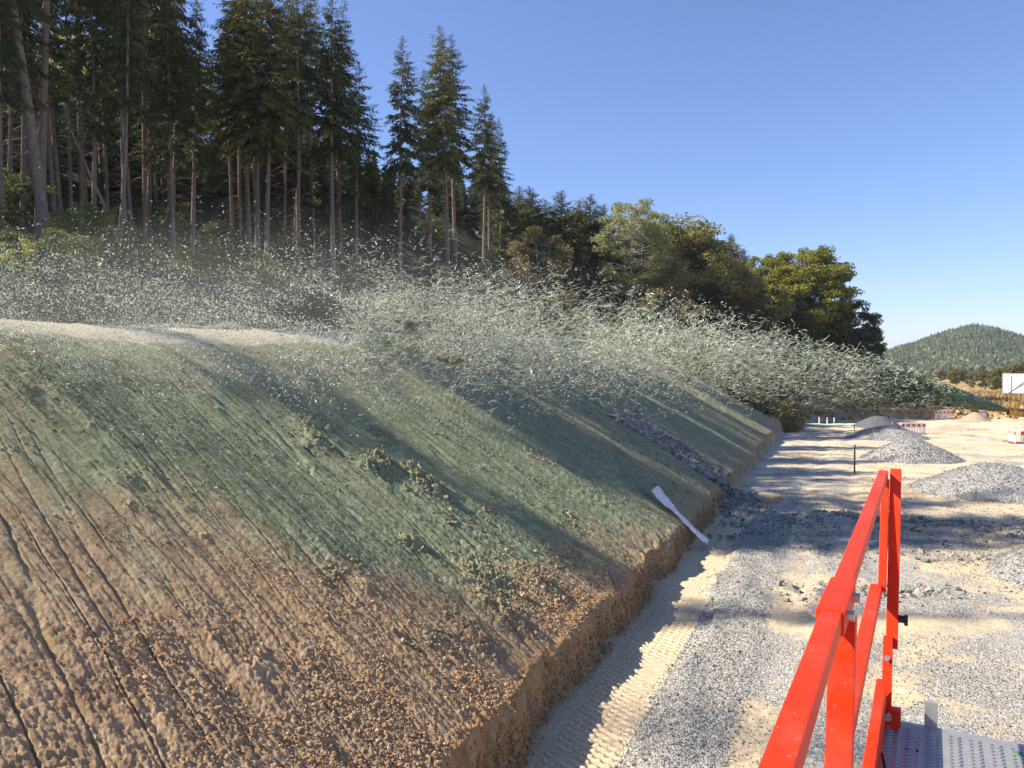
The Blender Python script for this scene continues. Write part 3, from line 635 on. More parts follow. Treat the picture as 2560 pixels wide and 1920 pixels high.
for k in range(36):
    px = 345 * (k + gi.uniform(.1, .9)) / 36; D = gi.uniform(31, 42); x, y = by_x(px, D)
    if 195 < px < 228: continue
    place(slim, x, y, gi.uniform(17, 22), 'slender spruce pole between the thicker trunks of the left forest', 'slender spruce poles of the left forest', tilt=(R(gi.uniform(-2, 2)), R(gi.uniform(-3, 2.5))))
# interior rows
gi = random.Random(77)
for k in range(150):
    D = gi.uniform(35, 60); px = gi.uniform(-60, 512)
    if 190 < px < 235 and D < 50: continue
    x, y = by_x(px, D); pr = dense[k % 2] if gi.random() < .85 else protos[gi.choice([0, 1, 3])]
    yb = 370 - 769 * (gz(x, y) - EYE) / y
    top = np.interp(px, [-60, 180, 195, 225, 240, 300, 330, 370, 400, 440, 480, 512], [40, 60, 110, 150, 90, 110, 110, 160, 165, 150, 160, 190]) + gi.uniform(-15, 30)
    H = min(24, max(5, (yb - top) / 769 * y)); place(pr, x, y, H, 'dim spruce deep inside the forest behind the front trunks', 'spruces in the dark rows inside the forest', tilt=(R(gi.uniform(-1.5, 1.5)), R(gi.uniform(-2, 1))))
# continuation of the forest edge to the left of the frame (its shade falls across the site)
gi = random.Random(5)
for k, (yy, D) in enumerate([(25.3, 31), (26.6, 28.5), (27.6, 32), (28.8, 29), (18.4, 36), (27.0, 40), (28.8, 38)]):
    X_ = (UX * yy - D) / UY; place(slim if k == 4 else protos[k % 4], X_, yy, gi.uniform(20, 23), 'spruce of the forest edge beyond the left edge of the photo', 'spruces outside the left edge of the photo')

# mixed wood to the right of the tall spruces
birch = make_leafy('birch_tree', 14, 0, 2.9, 5.2, 20, M_BIRCH, M_BBARK, 190, 130, .13, trunks=3, r=.10, low=-.8, lump=.6)
olive = make_leafy('leafy_tree', 12, 0, 3.2, 4.9, 21, M_OLIVE, M_DBARK, 190, 150, .15, trunks=2, r=.15, low=-.95)
maple = make_leafy('maple_tree', 13, 0, 4.0, 5.4, 22, M_MAPLE, M_DBARK, 210, 190, .17, trunks=1, r=.2, low=-.95, lump=.8)
rust = make_leafy('rowan_tree', 8, 0, 2.4, 3.2, 23, M_RUST, M_DBARK, 60, 170, .14, trunks=3, r=.09, low=-.95, lump=.7)
darkt = make_leafy('oak_tree', 12, 0, 3.6, 5.2, 24, M_DKLEAF, M_DBARK, 150, 160, .17, trunks=2, r=.18, low=-.95, lump=.8)
bushp = [make_leafy('bush', 3.2, 0, 1.5, 1.5, 30, M_BUSH, M_DBARK, 30, 200, .10, trunks=4, r=.03, low=-.9, lump=.5, cat='bush'), make_leafy('bush', 3.2, 0, 1.4, 1.5, 31, M_YELL, M_DBARK, 24, 130, .10, trunks=4, r=.03, low=-.9, lump=.45, cat='bush'),
         make_leafy('bush', 3.2, 0, 1.8, 1.5, 32, M_RUST, M_DBARK, 26, 130, .10, trunks=5, r=.03, low=-.9, lump=.5, cat='bush')]
def place_px(pr, px, Y, topy, label, group=None, wide=1.0, basez=None):
    x = (px - 512) / 769 * Y; z0 = gz(x, Y); H = EYE + (370 - topy) / 769 * Y - z0; place(pr, x, Y, max(H, 1.2), label, group, wide=wide)
MG = 'trees of the mixed wood right of the tall spruces'
for a in [(young[0], 508, 84, 190, 'olive lit fir touching the tall spruces'), (young[0], 519, 90, 186, 'pointed fir second from the tall spruces'), (young[1], 530, 86, 186, 'pointed fir third from the tall spruces'),
          (young[0], 546, 92, 200, 'olive lit fir in the dip between two pointed firs'), (young[1], 561, 90, 190, 'dark pointed fir above the rust brown rowan'), (young[0], 577, 94, 200, 'broad olive lit fir left of the sharp dark fir'),
          (young[1], 591, 88, 194, 'sharp dark fir close to the birch'), (young[1], 603, 94, 204, 'fir peeping out just left of the birch crown'),
          (young[1], 731, 118, 233, 'slender dark fir standing above the leafy trees'), (young[0], 716, 122, 243, 'small fir left of the slender dark fir'), (young[1], 742, 120, 248, 'small fir right of the slender dark fir')]:
    place_px(a[0], a[1], a[2], a[3], a[4], 'firs of the mixed wood', wide=1.7)
for a in [(birch, 632, 84, 197, 'tall pale birch with white stems, highest leafy tree', 1.25), (birch, 655, 90, 212, 'pale thin crowned birch right of the tall birch', 1.2),
          (olive, 683, 90, 218, 'grey green round tree right of the birches', 1.4), (olive, 700, 94, 236, 'dull green tree at the right foot of the grey green tree', 1.1), (olive, 664, 84, 255, 'olive brown tree in front of the birches', 1.0),
          (rust, 541, 80, 222, 'rust brown rowan in front of the firs', 1.25), (rust, 760, 92, 272, 'rust tinted rowan in front of the yellow green tree', 1.2), (olive, 738, 96, 262, 'brownish leafy tree under the slender dark fir', 1.0),
          (maple, 771, 104, 252, 'yellow green tree left of the large round maple', 1.1), (maple, 806, 100, 245, 'large round yellow green maple at the end of the wood', 1.15), (maple, 826, 103, 268, 'lower yellow green tree at the right side of the maple', .8),
          (darkt, 851, 98, 299, 'dark oak with ragged twigs, last tree of the wood', 1.05), (darkt, 870, 108, 325, 'low dark tree under the ragged oak', .9), (darkt, 790, 92, 300, 'dark low tree in the shade below the maple', 1.1), (darkt, 715, 88, 285, 'dark tree in the shade between rowan and birches', 1.1),
          (darkt, 620, 92, 240, 'dark tree filling the gap behind the birch stems', 1.3), (darkt, 560, 96, 238, 'dark tree behind the rust brown rowan', 1.2)]:
    place_px(a[0], a[1], a[2], a[3], a[4], MG, wide=a[5])
gi = random.Random(9)
for k in range(22):
    px = 500 + k * 17 + gi.uniform(-6, 6); place_px(dense[k % 2] if k < 12 else darkt, px, gi.uniform(104, 122), np.interp(px, [500, 620, 700, 860], [203, 210, 250, 318]) + gi.uniform(0, 15), 'dark tree hidden deep in the mixed wood', 'dark trees deep in the mixed wood', wide=1.2)
# bushes along the top of the slope and under the trees
bl = [(0, 2, 21, 250, 'leafy green bush at the left edge below the spruces', 1.2), (0, 22, 21.5, 236, 'green bush in front of the leftmost trunks', 1.2), (0, 60, 22, 226, 'tall green bush under the crossed trunks', 1.1), (0, 78, 22.5, 240, 'green bush right of the tallest bush', 1.0),
      (1, 20, 20.5, 282, 'yellowish bush low at the left edge', .9), (1, 150, 29, 251, 'yellow leaved bush below the pole tree', .9), (1, 172, 29, 262, 'bright yellow bush by the foot of a spruce', .8), (1, 225, 33, 258, 'small yellow bush right of the bright one', .7),
      (1, 245, 33, 270, 'wide yellow green bush low beside the track', 1.2), (0, 130, 28, 256, 'dark bush at the foot of the thickest trunk', 1.1), (0, 205, 34, 268, 'dark bush below the first sky gap', 1.2), (0, 285, 38, 268, 'dark bush below the pair of spruces', 1.2),
      (1, 262, 34, 250, 'yellow green bush below the sunlit olive crown', 1.0), (1, 200, 31, 262, 'loose yellow green bush left of the small yellow bush', 1.1), (1, 105, 27, 262, 'yellow green bush right of the leaning dead pole foot', 1.1),
      (2, 560, 70, 285, 'brown bush at the foot of the firs', 1.1), (2, 664, 74, 290, 'pale brown bush under the white birch stem', 1.3), (2, 690, 76, 306, 'brown bush right of the white birch stem', 1.0)]
for (k, px, Y, ty, lab, wd) in bl: place_px(bushp[k], px, Y, ty, lab, 'bushes between slope and forest', wide=wd)
gi = random.Random(14)
for k in range(46):
    D = gi.uniform(22, 46); px = gi.uniform(-20, 520); x, y = by_x(px, D); place(bushp[0] if gi.random() < .8 else bushp[2], x, y, gi.uniform(.9, 2.2), 'dim undergrowth bush between the spruce trunks', 'undergrowth bushes between the spruce trunks', wide=gi.uniform(1, 1.4))
for k, (px, D, H) in enumerate([(103, 52, 9), (118, 58, 11), (150, 55, 9), (165, 60, 9), (185, 56, 8), (315, 60, 9), (330, 62, 9), (355, 60, 7)]):
    x, y = by_x(px, D); place(bushp[1], x, y, H, ['sunlit yellow tree just left of the thickest pale trunk', 'sunlit yellow tree hidden by the thickest pale trunk', 'low yellow tree seen between the thickest trunk and a dark spruce', 'yellow tree seen just left of the lone dark crowned spruce', 'yellow tree seen just right of the lone dark crowned spruce', 'yellow tree seen left of the tall dense spruce in the middle', 'yellow tree right behind the tall dense spruce in the middle', 'small yellow tree seen under the long bare side branches'][k], 'yellow leafy trees behind the spruces', wide=1.1)
for p_ in [slim] + protos + dense + young + [birch, olive, maple, rust, darkt] + bushp:
    for c in list(p_.children): bpy.data.objects.remove(c)
    bpy.data.objects.remove(p_)
# undergrowth and dead brush on the hillside between crest and trees
def blades(name, s_, D_, hmin, hmax, mat, label, cat, wmul=.12, seed=1, lean=.5, jit=None):
    g = np.random.default_rng(seed); x, y = xy(s_, D_) if jit is None else (s_, D_); z, _ = terrain(x.copy(), y.copy()); n = len(x); h = g.uniform(hmin, hmax, n)
    A = unit(np.stack([g.normal(0, lean, n), g.normal(0, lean, n), np.ones(n)], 1)); W = unit(np.cross(A, g.normal(size=(n, 3)))); b = NB(); P = np.stack([x, y, z], 1) + A * h[:, None] * .45
    b.cards(P, A, W, h, h * wmul); return tag(b.build(name, mat), label, cat, kind='stuff')
g = np.random.default_rng(41); n = 130000; s_ = g.uniform(-2, 120, n); Dc_ = 13.4 + 3.5 * np.clip((s_ - 14) / 57, 0, 1.2); D_ = Dc_ + 2.3 + g.gamma(2, 4.0, n); m = (fbm(s_ * .3, D_ * .3, 3, 402) > .42)
blades('undergrowth', s_[m], D_[m], .15, .5, M_UNDER, 'dim weeds and brambles covering the hillside below the trees', 'undergrowth', .09, 42, .8)
n = 30000; s_ = g.uniform(71.5, 100, n); D_ = g.uniform(3, 26, n); blades('dry_brush', s_, D_, .3, 1.2, M_RUST, 'brown brush on the natural hillside beyond the sprayed slope', 'brush', .12, 43, .8)
n = 5000; s_ = g.normal(23.8, .8, n); D_ = 13.95 + g.normal(0, .28, n); s2 = g.normal(25.0, .45, 3000); D2 = 13.2 + g.normal(0, .35, 3000); s3 = g.normal(20.5, 2.2, 900); D3 = g.normal(13.3, .35, 900)
blades('grass_tuft', np.concatenate([s_, s2, s3]), np.concatenate([D_, D2, D3]), .06, .24, M_GRASS, 'yellow green grass growing beside the light track on the crest', 'grass', .12, 44, .5)
n = 26000; xx = g.uniform(30, 110, n); yy = g.uniform(88, 125, n); zz, o_ = terrain(xx.copy(), yy.copy(), False); m = (o_['wv'] <= 0); blades('dry_grass', xx[m], yy[m], .3, 1.1, M_DRYG, 'tall orange dry grass behind the orange earth bank', 'dry grass', .2, 45, .4, jit=1)

# ------------------------------------------------------------------ far hill with its woods
def far_hill():
    nx, ny = 260, 90; x = np.linspace(120, 900, nx); y = np.linspace(520, 1100, ny); Xg, Yg = np.meshgrid(x, y, indexing='ij')
    def hz(X, Y):
        a = X / Y; p = np.interp(a, [.2, .40, .49, .52, .555, .585, .60, .625, .66, .70, .8, 1.1], [6, 8, 20, 27, 36, 42.5, 44, 41.5, 35, 30, 22, 15])
        return p * sst(500, 740, Y) * (1 - .5 * sst(800, 1100, Y)) * 1.0 + 6 * (fbm(X * .012, Y * .012, 4, 500) - .5)
    z = hz(Xg, Yg); V = np.stack([Xg, Yg, z - 3], -1).reshape(-1, 3); i = (np.arange(nx - 1)[:, None] * ny + np.arange(ny - 1)).ravel()
    o = mesh_np('hill', V, np.stack([i, i + ny, i + ny + 1, i + 1], 1), M_FARW, smooth=True); tag(o, 'distant rounded hill covered in forest', 'hill', kind='structure')
    g = np.random.default_rng(50); n = 17000; Y = 540 + 260 * g.random(n) ** .8; a = g.uniform(.44, .78, n); X = a * Y; Z = hz(X, Y) - 3
    ang = np.arange(7) / 7 * 2 * math.pi; VV = []; FF = []; con = g.random(n) < .3; h = np.where(con, g.uniform(5, 10, n), g.uniform(4, 7.5, n)); r = np.where(con, g.uniform(1.4, 2.4, n), g.uniform(1.9, 3.8, n))
    prof = np.where(con[:, None], np.array([[.9, .75, .4, .02]]), np.array([[.75, 1., .75, .1]])); hz4 = np.where(con[:, None], np.array([[0, .3, .65, 1.]]), np.array([[.1, .4, .8, 1.]]))
    jit = g.uniform(.7, 1.3, (n, 4, 7)); vx = X[:, None, None] + r[:, None, None] * prof[:, :, None] * jit * np.cos(ang); vy = Y[:, None, None] + r[:, None, None] * prof[:, :, None] * jit * np.sin(ang)
    vz = (Z[:, None] + h[:, None] * hz4)[:, :, None] + g.normal(0, .35, (n, 4, 7)); V = np.stack([vx, vy, vz], -1).reshape(-1, 3)
    k = np.arange(3)[:, None] * 7; j = np.arange(7)[None]; f = np.stack([k + j, k + (j + 1) % 7, k + 7 + (j + 1) % 7, k + 7 + j], -1).reshape(-1, 4)
    F = (f[None] + 28 * np.arange(n)[:, None, None]).reshape(-1, 4)
    o = mesh_np('far_forest', V, F, M_FARW); tag(o, 'mixed forest covering the distant hill', 'forest', kind='stuff')
far_hill()
nearw = make_leafy('leafy_tree', 9, 0, 3.4, 4.0, 60, M_OLIVE, M_DBARK, 90, 170, .22, trunks=2, low=-.95)
for k, (px, Y, ty, lab, wd) in enumerate([(985, 150, 370, 'olive tree left of the white banner frame, farther of the two', 1.2), (1003, 148, 366, 'olive tree rising behind the white banner frame', 1.4), (1020, 146, 362, 'olive tree at the right edge above the white banner', 1.4), (995, 140, 376, 'low olive tree directly left of the white banner frame', 1.1), (1037, 150, 362, 'olive tree beyond the right edge behind the banner', 1.4), (972, 160, 380, 'small dark tree behind the wire fence', 1.0)]):
    place_px(nearw, px, Y, ty, lab, 'trees behind the wire fence', wide=wd)
gi = random.Random(66)
for k in range(26):
    place_px(nearw, 884 + k * 5.6 + gi.uniform(-3, 3), gi.uniform(190, 300), 371 + gi.uniform(-3, 4), 'small round tree of the far tree belt at the foot of the hill', 'far tree belt at the foot of the distant hill', wide=1.2)
for c in list(nearw.children): bpy.data.objects.remove(c)
bpy.data.objects.remove(nearw)

# ------------------------------------------------------------------ site furniture
M_WHITE = plain('white_plastic', (.78, .76, .72), .5, var=.08); M_RED = plain('red_plastic', (.55, .04, .03), .5, var=.1); M_REFW = plain('reflector_white', (.62, .58, .58), .4, var=.1); M_FOOT = plain('rubber', (.12, .05, .045), .8)
M_WOOD = plain('weathered_wood', (.22, .15, .10), .85, var=.4, vs=20); M_DKWOOD = plain('dark_stake', (.07, .05, .045), .8); M_GALV = plain('galvanised', (.5, .5, .49), .5, .7, .2, 20); M_GREEN = plain('green_hose', (.02, .28, .10), .5); M_YP = plain('yellow_tag', (.75, .62, .08), .5); M_CONC = plain('concrete', (.4, .39, .37), .9)
def barrier(x, y, rz, label, wide=2.0, topx=0):
    r = empty('traffic_barrier', (x, y, gz(x, y)), label, 'barrier', 'red and white site barriers', rz)
    bm = bmesh.new(); add_box(bm, (0, 0, .95), (wide, .05, .08), bev=.01); add_box(bm, (0, 0, .60), (wide, .045, .06)); add_box(bm, (0, 0, .14), (wide, .05, .10), bev=.01)
    for sx in (-1, 1): add_box(bm, (sx * (wide / 2 - .05), 0, .5), (.1, .052, .92), bev=.01)
    bm_obj('frame', bm, M_WHITE, r)
    for k in range(8):
        bm = bmesh.new(); add_box(bm, (-wide / 2 + .1 + (wide - .2) * (k + .5) / 8, 0, .385), (.105, .03, .37), bev=.006); bm_obj('slat', bm, M_WHITE, r)
    for k in range(9):
        bm = bmesh.new(); add_box(bm, (-wide / 2 + wide * (k + .5) / 9, 0, .775), (wide / 9, .06, .25)); bm_obj('reflector_field', bm, M_RED if k % 2 == 0 else M_REFW, r)
    bm = bmesh.new(); add_box(bm, (0, 0, .05), (wide * .98, .055, .05)); bm_obj('lower_stripe', bm, M_RED, r)
    for sx in (-1, 1):
        bm = bmesh.new(); add_box(bm, (sx * (wide / 2 - .12), 0, .035), (.16, .8, .07), bev=.015); bm_obj('foot', bm, M_FOOT, r)
    return r
barrier(48.0, 85.3, R(3), 'far red and white barrier in front of the orange earth bank')
barrier(34.4, 65.8, R(-2), 'red and white barrier standing behind the low gravel heap')
barrier(33.0, 66.7, R(62), 'barrier seen end on, left of the red and white one', 1.6)
barrier(39.0, 57.3, R(-3), 'nearest barrier, cut off by the right edge')
barrier(37.9, 58.2, R(70), 'barrier seen end on at the right edge', 1.8)
barrier(52.7, 86.0, R(25), 'tiny far barrier right of the brown sand heap', 1.0)
def stake(x, y, h, r_, mat, label, cat='stake', head=None, tilt=0):
    o = empty('marker_stake', (x, y, gz(x, y) - .05), label, cat); o.rotation_euler = (0, R(tilt), .4)
    bm = bmesh.new(); add_box(bm, (0, 0, h / 2), (r_ * 2, r_ * 2, h), bev=r_ * .2); bm_obj('post', bm, mat, o)
    if head: bm = bmesh.new(); add_box(bm, (0, 0, h - head[1] / 2 + .02), (head[0], head[0] * .6, head[1]), bev=.008); bm_obj('head', bm, head[2], o)
    return o
stake(18.3, 41.0, 1.55, .033, M_DKWOOD, 'thin dark stake standing in the lane shadows', head=(.09, .16, M_WOOD))
m_ = (628 - 512) / 769; x, y = xy(64, 16.9); 
def crest_at(px, off=.5):
    best = None
    for s_ in np.arange(20, 72, .1):
        Dc_ = 13.4 + 3.5 * min(max((s_ - 14) / 57, 0), 1.2); x, y = xy(s_, Dc_ + off)
        if abs(512 + 769 * x / y - px) < 1.5: best = (x, y)
    return best or xy(70, 17)
x, y = crest_at(628); stake(x, y, 1.7, .035, M_WHITE, 'white marker post on the crest near the end of the slope', head=(.12, .3, M_WHITE))
x, y = xy(70.5, 15.6); stake(x, y, 2.0, .035, M_WHITE, 'white marker post with a yellow head on the crest', head=(.32, .22, M_YP))
stake(x + .2 - 1.2, y - 2.2, .35, .12, M_YP, 'short yellow peg below the marker post with the yellow head')
stake(30.6, 68.6, .72, .03, M_WOOD, 'short reddish stake left of the dark grit heap', tilt=-6); stake(30.9, 67.6, .35, .04, M_WOOD, 'stumpy wooden peg beside the short reddish stake')
stake(31.6, 79, .75, .05, M_REFW, 'pale stake with red bands by the green hose', head=(.1, .2, M_RED)); stake(32.5, 79.2, .7, .05, M_WHITE, 'pale stake right of the red banded one')
stake(33.3, 79.4, .65, .045, M_WHITE, 'pale stake nearest the dark grit heap')
b = NB(); q = np.linspace(0, 1, 20); hx = 31.0 + 7.0 * q; hy = 79.8 + .5 * np.sin(q * 5); b.tube(np.stack([hx, hy, [gz(a, c) + .09 for a, c in zip(hx, hy)]], 1), .08, 8)
tag(b.build('green_pipe', M_GREEN, None, True), 'green pipe lying on the ground left of the dark grit heap', 'pipe')
# crumpled white sheet over the lip of the slope
p0 = np.array([6.15, 24.0, .05]); p1 = np.array([4.62, 24.75, 1.62]); n, mcol = 40, 9; V = []
for i in range(n):
    q = i / (n - 1); c = p0 * (1 - q) + p1 * q; wd = .15 + .22 * q ** 1.5 + (.06 * math.sin(q * 9))
    side = np.array([.5, .86, .12]); sag = .10 * math.sin(q * 3.14)
    for j in range(mcol):
        u = j / (mcol - 1) * 2 - 1; fold = .07 * (1 - u * u) + .02 * math.sin(q * 17 + u * 3)
        drop = -.12 * max(0, u) * math.exp(-((q - .45) / .2) ** 2)
        V.append(c + side * wd * u * .8 + np.array([0, 0, fold - sag * .4 + .04 + drop + .012 * math.sin(q * 40 + j)]))
V = np.array(V); V = np.concatenate([V, V - [0, 0, .025]]); i = (np.arange(n - 1)[:, None] * mcol + np.arange(mcol - 1)).ravel(); k = n * mcol
F = np.concatenate([np.stack([i, i + 1, i + mcol + 1, i + mcol], 1), np.stack([i, i + mcol, i + mcol + 1, i + 1], 1) + k] + [np.array([[a, a + mcol, a + mcol + k, a + k], [a + mcol - 1, a + mcol - 1 + k, a + 2 * mcol - 1 + k, a + 2 * mcol - 1]]) for a in range(0, (n - 1) * mcol, mcol)] + [np.stack([np.arange(mcol - 1) + e, np.arange(mcol - 1) + e + k, np.arange(1, mcol) + e + k, np.arange(1, mcol) + e], 1) for e in (0, (n - 1) * mcol)])
t = MT('membrane', .55, .4); co = t.coord(); t.color(t.mix(t.ramp(t.noise(26, 5, .8, co), [(.5, 0.), (.6, 1.)]), (.74, .74, .73), (.30, .31, .28))); M_MEM = t.m
tag(mesh_np('plastic_sheet', V, F, M_MEM, smooth=True), 'long narrow white speckled sheet lying over the lip of the slope', 'sheet')
# wire fence
fr = empty('wire_fence', (50, 108, gz(50, 108)), 'wire mesh site fence behind the dry grass', 'fence'); ox, oy, oz = fr.location
fx = np.arange(44, 70, 3.4)
for k, x in enumerate(fx):
    yy = 108 + .1 * (x - 44); zz = gz(x, yy); bm = bmesh.new(); add_cyl(bm, (x - ox, yy - oy, zz - oz), (x - ox, yy - oy, zz - oz + 2.0), .045, n=6); bm_obj('fence_post', bm, M_GALV, fr)
    if k < len(fx) - 1:
        b = NB(); x2 = fx[k + 1]; y2 = 108 + .1 * (x2 - 44); z2 = gz(x2, y2)
        for h in np.arange(.15, 2.0, .22): b.tube(np.array([[x - ox, yy - oy, zz - oz + h], [x2 - ox, y2 - oy, z2 - oz + h]]), .010, 3)
        for f in np.arange(.08, 1, .12): b.tube(np.array([[x + (x2 - x) * f - ox, yy + (y2 - yy) * f - oy, zz - oz + .15], [x + (x2 - x) * f - ox, yy + (y2 - yy) * f - oy, zz - oz + 1.93]]), .008, 3)
        b.build('mesh_panel', M_GALV, fr)
# white banner in a tube frame, white container beside it
bx, by = 66.5, 103.5; bz = gz(bx, by); ba = empty('banner_frame', (bx, by, bz), 'white banner stretched in a metal frame at the right edge', 'banner', rz=R(-38))
bm = bmesh.new(); add_box(bm, (2.3, 0, 2.25), (5.2, .04, 2.5)); bm_obj('banner', bm, M_WHITE, ba)
for (a, c) in [((-.4, .9, 0), (-.4, .9, 3.6)), ((-.4, 0, 0), (-.4, 0, 3.6)), ((5, 0, 0), (5, 0, 3.6)), ((-.4, 0, 3.6), (5, 0, 3.6)), ((-.4, .5, 3.45), (5, .5, 3.45))]:
    bm = bmesh.new(); add_cyl(bm, a, c, .06, n=8); bm_obj('frame_tube', bm, M_GALV, ba)
for (a, c) in [((.4, -.06, 1.1), (2.5, -.06, 3.0)), ((.1, -.06, .95), (2.9, -.06, 2.9)), ((.6, -.06, .9), (.6, -.06, 3.3)), ((3, -.06, .9), (3, -.06, 3.3))]:
    bm = bmesh.new(); add_cyl(bm, a, c, .03, n=6); bm_obj('brace', bm, M_GALV if a[0] != .6 else M_RED, ba)
for k in range(12):
    bm = bmesh.new(); add_box(bm, (-.3 + k * .45, 0, 3.53), (.2, .06, .1)); bm_obj('lashing', bm, M_WHITE, ba)
bx, by = 67.7, 98.0; cb = empty('site_container', (bx, by, gz(bx, by) - .1), 'low white cabin box in front of the white banner', 'container')
bm = bmesh.new(); add_box(bm, (1.6, 1.2, 1.05), (3.2, 2.4, 1.9), bev=.04); bm_obj('body', bm, M_WHITE, cb); bm = bmesh.new(); add_box(bm, (1.6, 1.2, 2.04), (3.3, 2.5, .08)); bm_obj('roof', bm, M_WHITE, cb)
bm = bmesh.new(); add_box(bm, (1.1, -.02, .6), (.9, .05, .5)); bm_obj('vent', bm, M_DKWOOD, cb)
# rocks in the orange bank
g = np.random.default_rng(61); n = 260; xx = g.uniform(31, 58, n); yy = 86 + .03 * (xx - 40) + g.normal(0, .35, n); zz = np.array([gz(a, c) for a, c in zip(xx, yy)])
M_OROCK = rock('orange_rock', (.30, .16, .06), (.55, .38, .2)); stone_cloud('bank_rocks', np.stack([xx, yy, zz], 1), g.gamma(4, .05, n) + .1, M_OROCK, 'orange broken rock sticking out of the earth bank', 'rocks', 'stuff', rs=62, flat=.9)
# ------------------------------------------------------------------ red railing and deck the photo is taken from
def redpaint():
    t = MT('red_paint', .5, .12); co = t.coord(); t.color(t.mix(t.ramp(t.noise(90, 3, .6, co), [(.66, 0.), (.72, .5)]), t.ramp(t.noise(4, 4, .6, co), [(.3, (.70, .030, .005)), (.7, (.80, .040, .007))]), (.75, .25, .16)))
    t.t.links.remove(t.b.inputs['Base Color'].links[0]) if False else None
    cc = t.b.inputs['Base Color'].links[0].from_socket; ch = t.ramp(t.noise(22, 6, .75, co), [(.62, 0.), (.645, 1.)]); du = t.ramp(t.noise(3.2, 6, .7, co), [(.5, 0.), (.8, .16)])
    t.color(t.mix(t.math('MULTIPLY', ch, .35), t.mix(du, cc, (.42, .36, .28)), (.30, .06, .03)))
    t.b.inputs['Coat Weight'].default_value = .03; t.b.inputs['Coat Roughness'].default_value = .15; t.normal(t.bump(t.noise(40, 2, .5, co), .0006, 1)); return t.m
M_RP = redpaint()
t = MT('deck_metal', .5, .5); t.b.inputs['Metallic'].default_value = .55; co = t.coord(); t.color(t.mix(t.ramp(t.noise(3, 5, .7, co), [(.45, 0.), (.7, .55)]), (.40, .395, .38), (.25, .245, .225))); t.b.inputs['Roughness'].default_value = .55; M_DECK = t.m
M_BOLT = plain('bolt_steel', (.55, .54, .52), .35, .9, .15, 60); M_BLK = plain('black_plastic', (.02, .02, .025), .4)
f = Vector((.477, .879, 0)); rt = Vector((.879, -.477, 0)); C0 = Vector((1.70, 3.49, 3.9))
wp = empty('work_platform', (C0.x, C0.y, C0.z), 'red painted railing on the grey tread plate deck in the foreground', 'work platform')
def L(fc, rc, z): return Vector((0, 0, 0)) + f * (fc - f.dot(C0)) + rt * (rc - rt.dot(C0)) + Vector((0, 0, z - C0.z))      # local coords from rail coords
def part(name, fn, mat, parent=wp, sm=False): bm = bmesh.new(); fn(bm); return bm_obj(name, bm, mat, parent, sm)
RR = -.178
tr1 = part('top_rail', lambda bm: (add_beam(bm, L(.2, RR + .022, 5.0 - .025), L(1.86, RR, 4.975), .041, .045, rt), add_beam(bm, L(1.86, RR, 4.975), L(4.28, RR - .02, 4.975), .041, .045, rt)), M_RP)
slv = part('joint_sleeve', lambda bm: add_beam(bm, L(1.72, RR, 4.973), L(2.0, RR, 4.973), .056, .054, rt, .006), M_RP)
for fc in (1.79, 1.94):
    part('bolt', lambda bm: (add_cyl(bm, L(fc, RR - .052, 4.972), L(fc, RR - .028, 4.972), .007, n=8), add_cyl(bm, L(fc, RR - .043, 4.972), L(fc, RR - .028, 4.972), .013, n=6)), M_BOLT, slv)
    part('bolt', lambda bm: add_cyl(bm, L(fc, RR + .028, 4.972), L(fc, RR + .042, 4.972), .012, n=6), M_BOLT, slv)
part('mid_rail', lambda bm: add_beam(bm, L(.2, RR - .02, 4.46), L(4.02, RR - .035, 4.46), .05, .05, rt), M_RP)
part('toe_rail', lambda bm: add_beam(bm, L(.2, RR + .005, 4.01), L(3.83, RR - .0, 4.01), .04, .19, rt), M_RP)
# far leaning post (upper part bolted beside the rail end, lower part hinged on the deck)
part('post', lambda bm: (add_beam(bm, L(4.30, RR + .035, 5.0), L(3.98, RR + .035, 4.20), .05, .05, rt), ), M_RP)
part('post', lambda bm: (add_beam(bm, L(4.26, RR - .01, 4.95), L(4.02, RR - .01, 4.45), .035, .04, rt), ), M_RP)
ft = part('post_foot', lambda bm: (add_beam(bm, L(3.97, RR + .02, 4.26), L(3.84, RR + .02, 3.93), .04, .05, rt), add_box(bm, L(3.82, RR + .03, 3.94), (.10, .05, .09), Matrix.Rotation(-math.atan2(f.x, f.y), 3, 'Z'), .006)), M_RP)
part('bolt', lambda bm: add_cyl(bm, L(3.90, RR + .02, 4.18), L(3.865, RR + .02, 4.19), .012, n=8), M_BOLT, ft)
part('bolt', lambda bm: add_cyl(bm, L(3.79, RR + .03, 3.96), L(3.75, RR + .03, 3.965), .016, n=8), M_BOLT, ft)
part('locking_knob', lambda bm: (add_cyl(bm, L(4.03, RR + .06, 4.33), L(4.03, RR + .085, 4.33), .018, n=10), add_cyl(bm, L(4.02, RR + .085, 4.34), L(4.02, RR + .10, 4.34), .016, n=12), add_cyl(bm, L(4.02, RR + .085, 4.32), L(4.02, RR + .10, 4.32), .016, n=12)), M_BLK)
# near post
part('post', lambda bm: add_beam(bm, L(1.88, RR + .012, 4.95), L(1.62, RR + .012, 3.9), .055, .05, rt), M_RP)
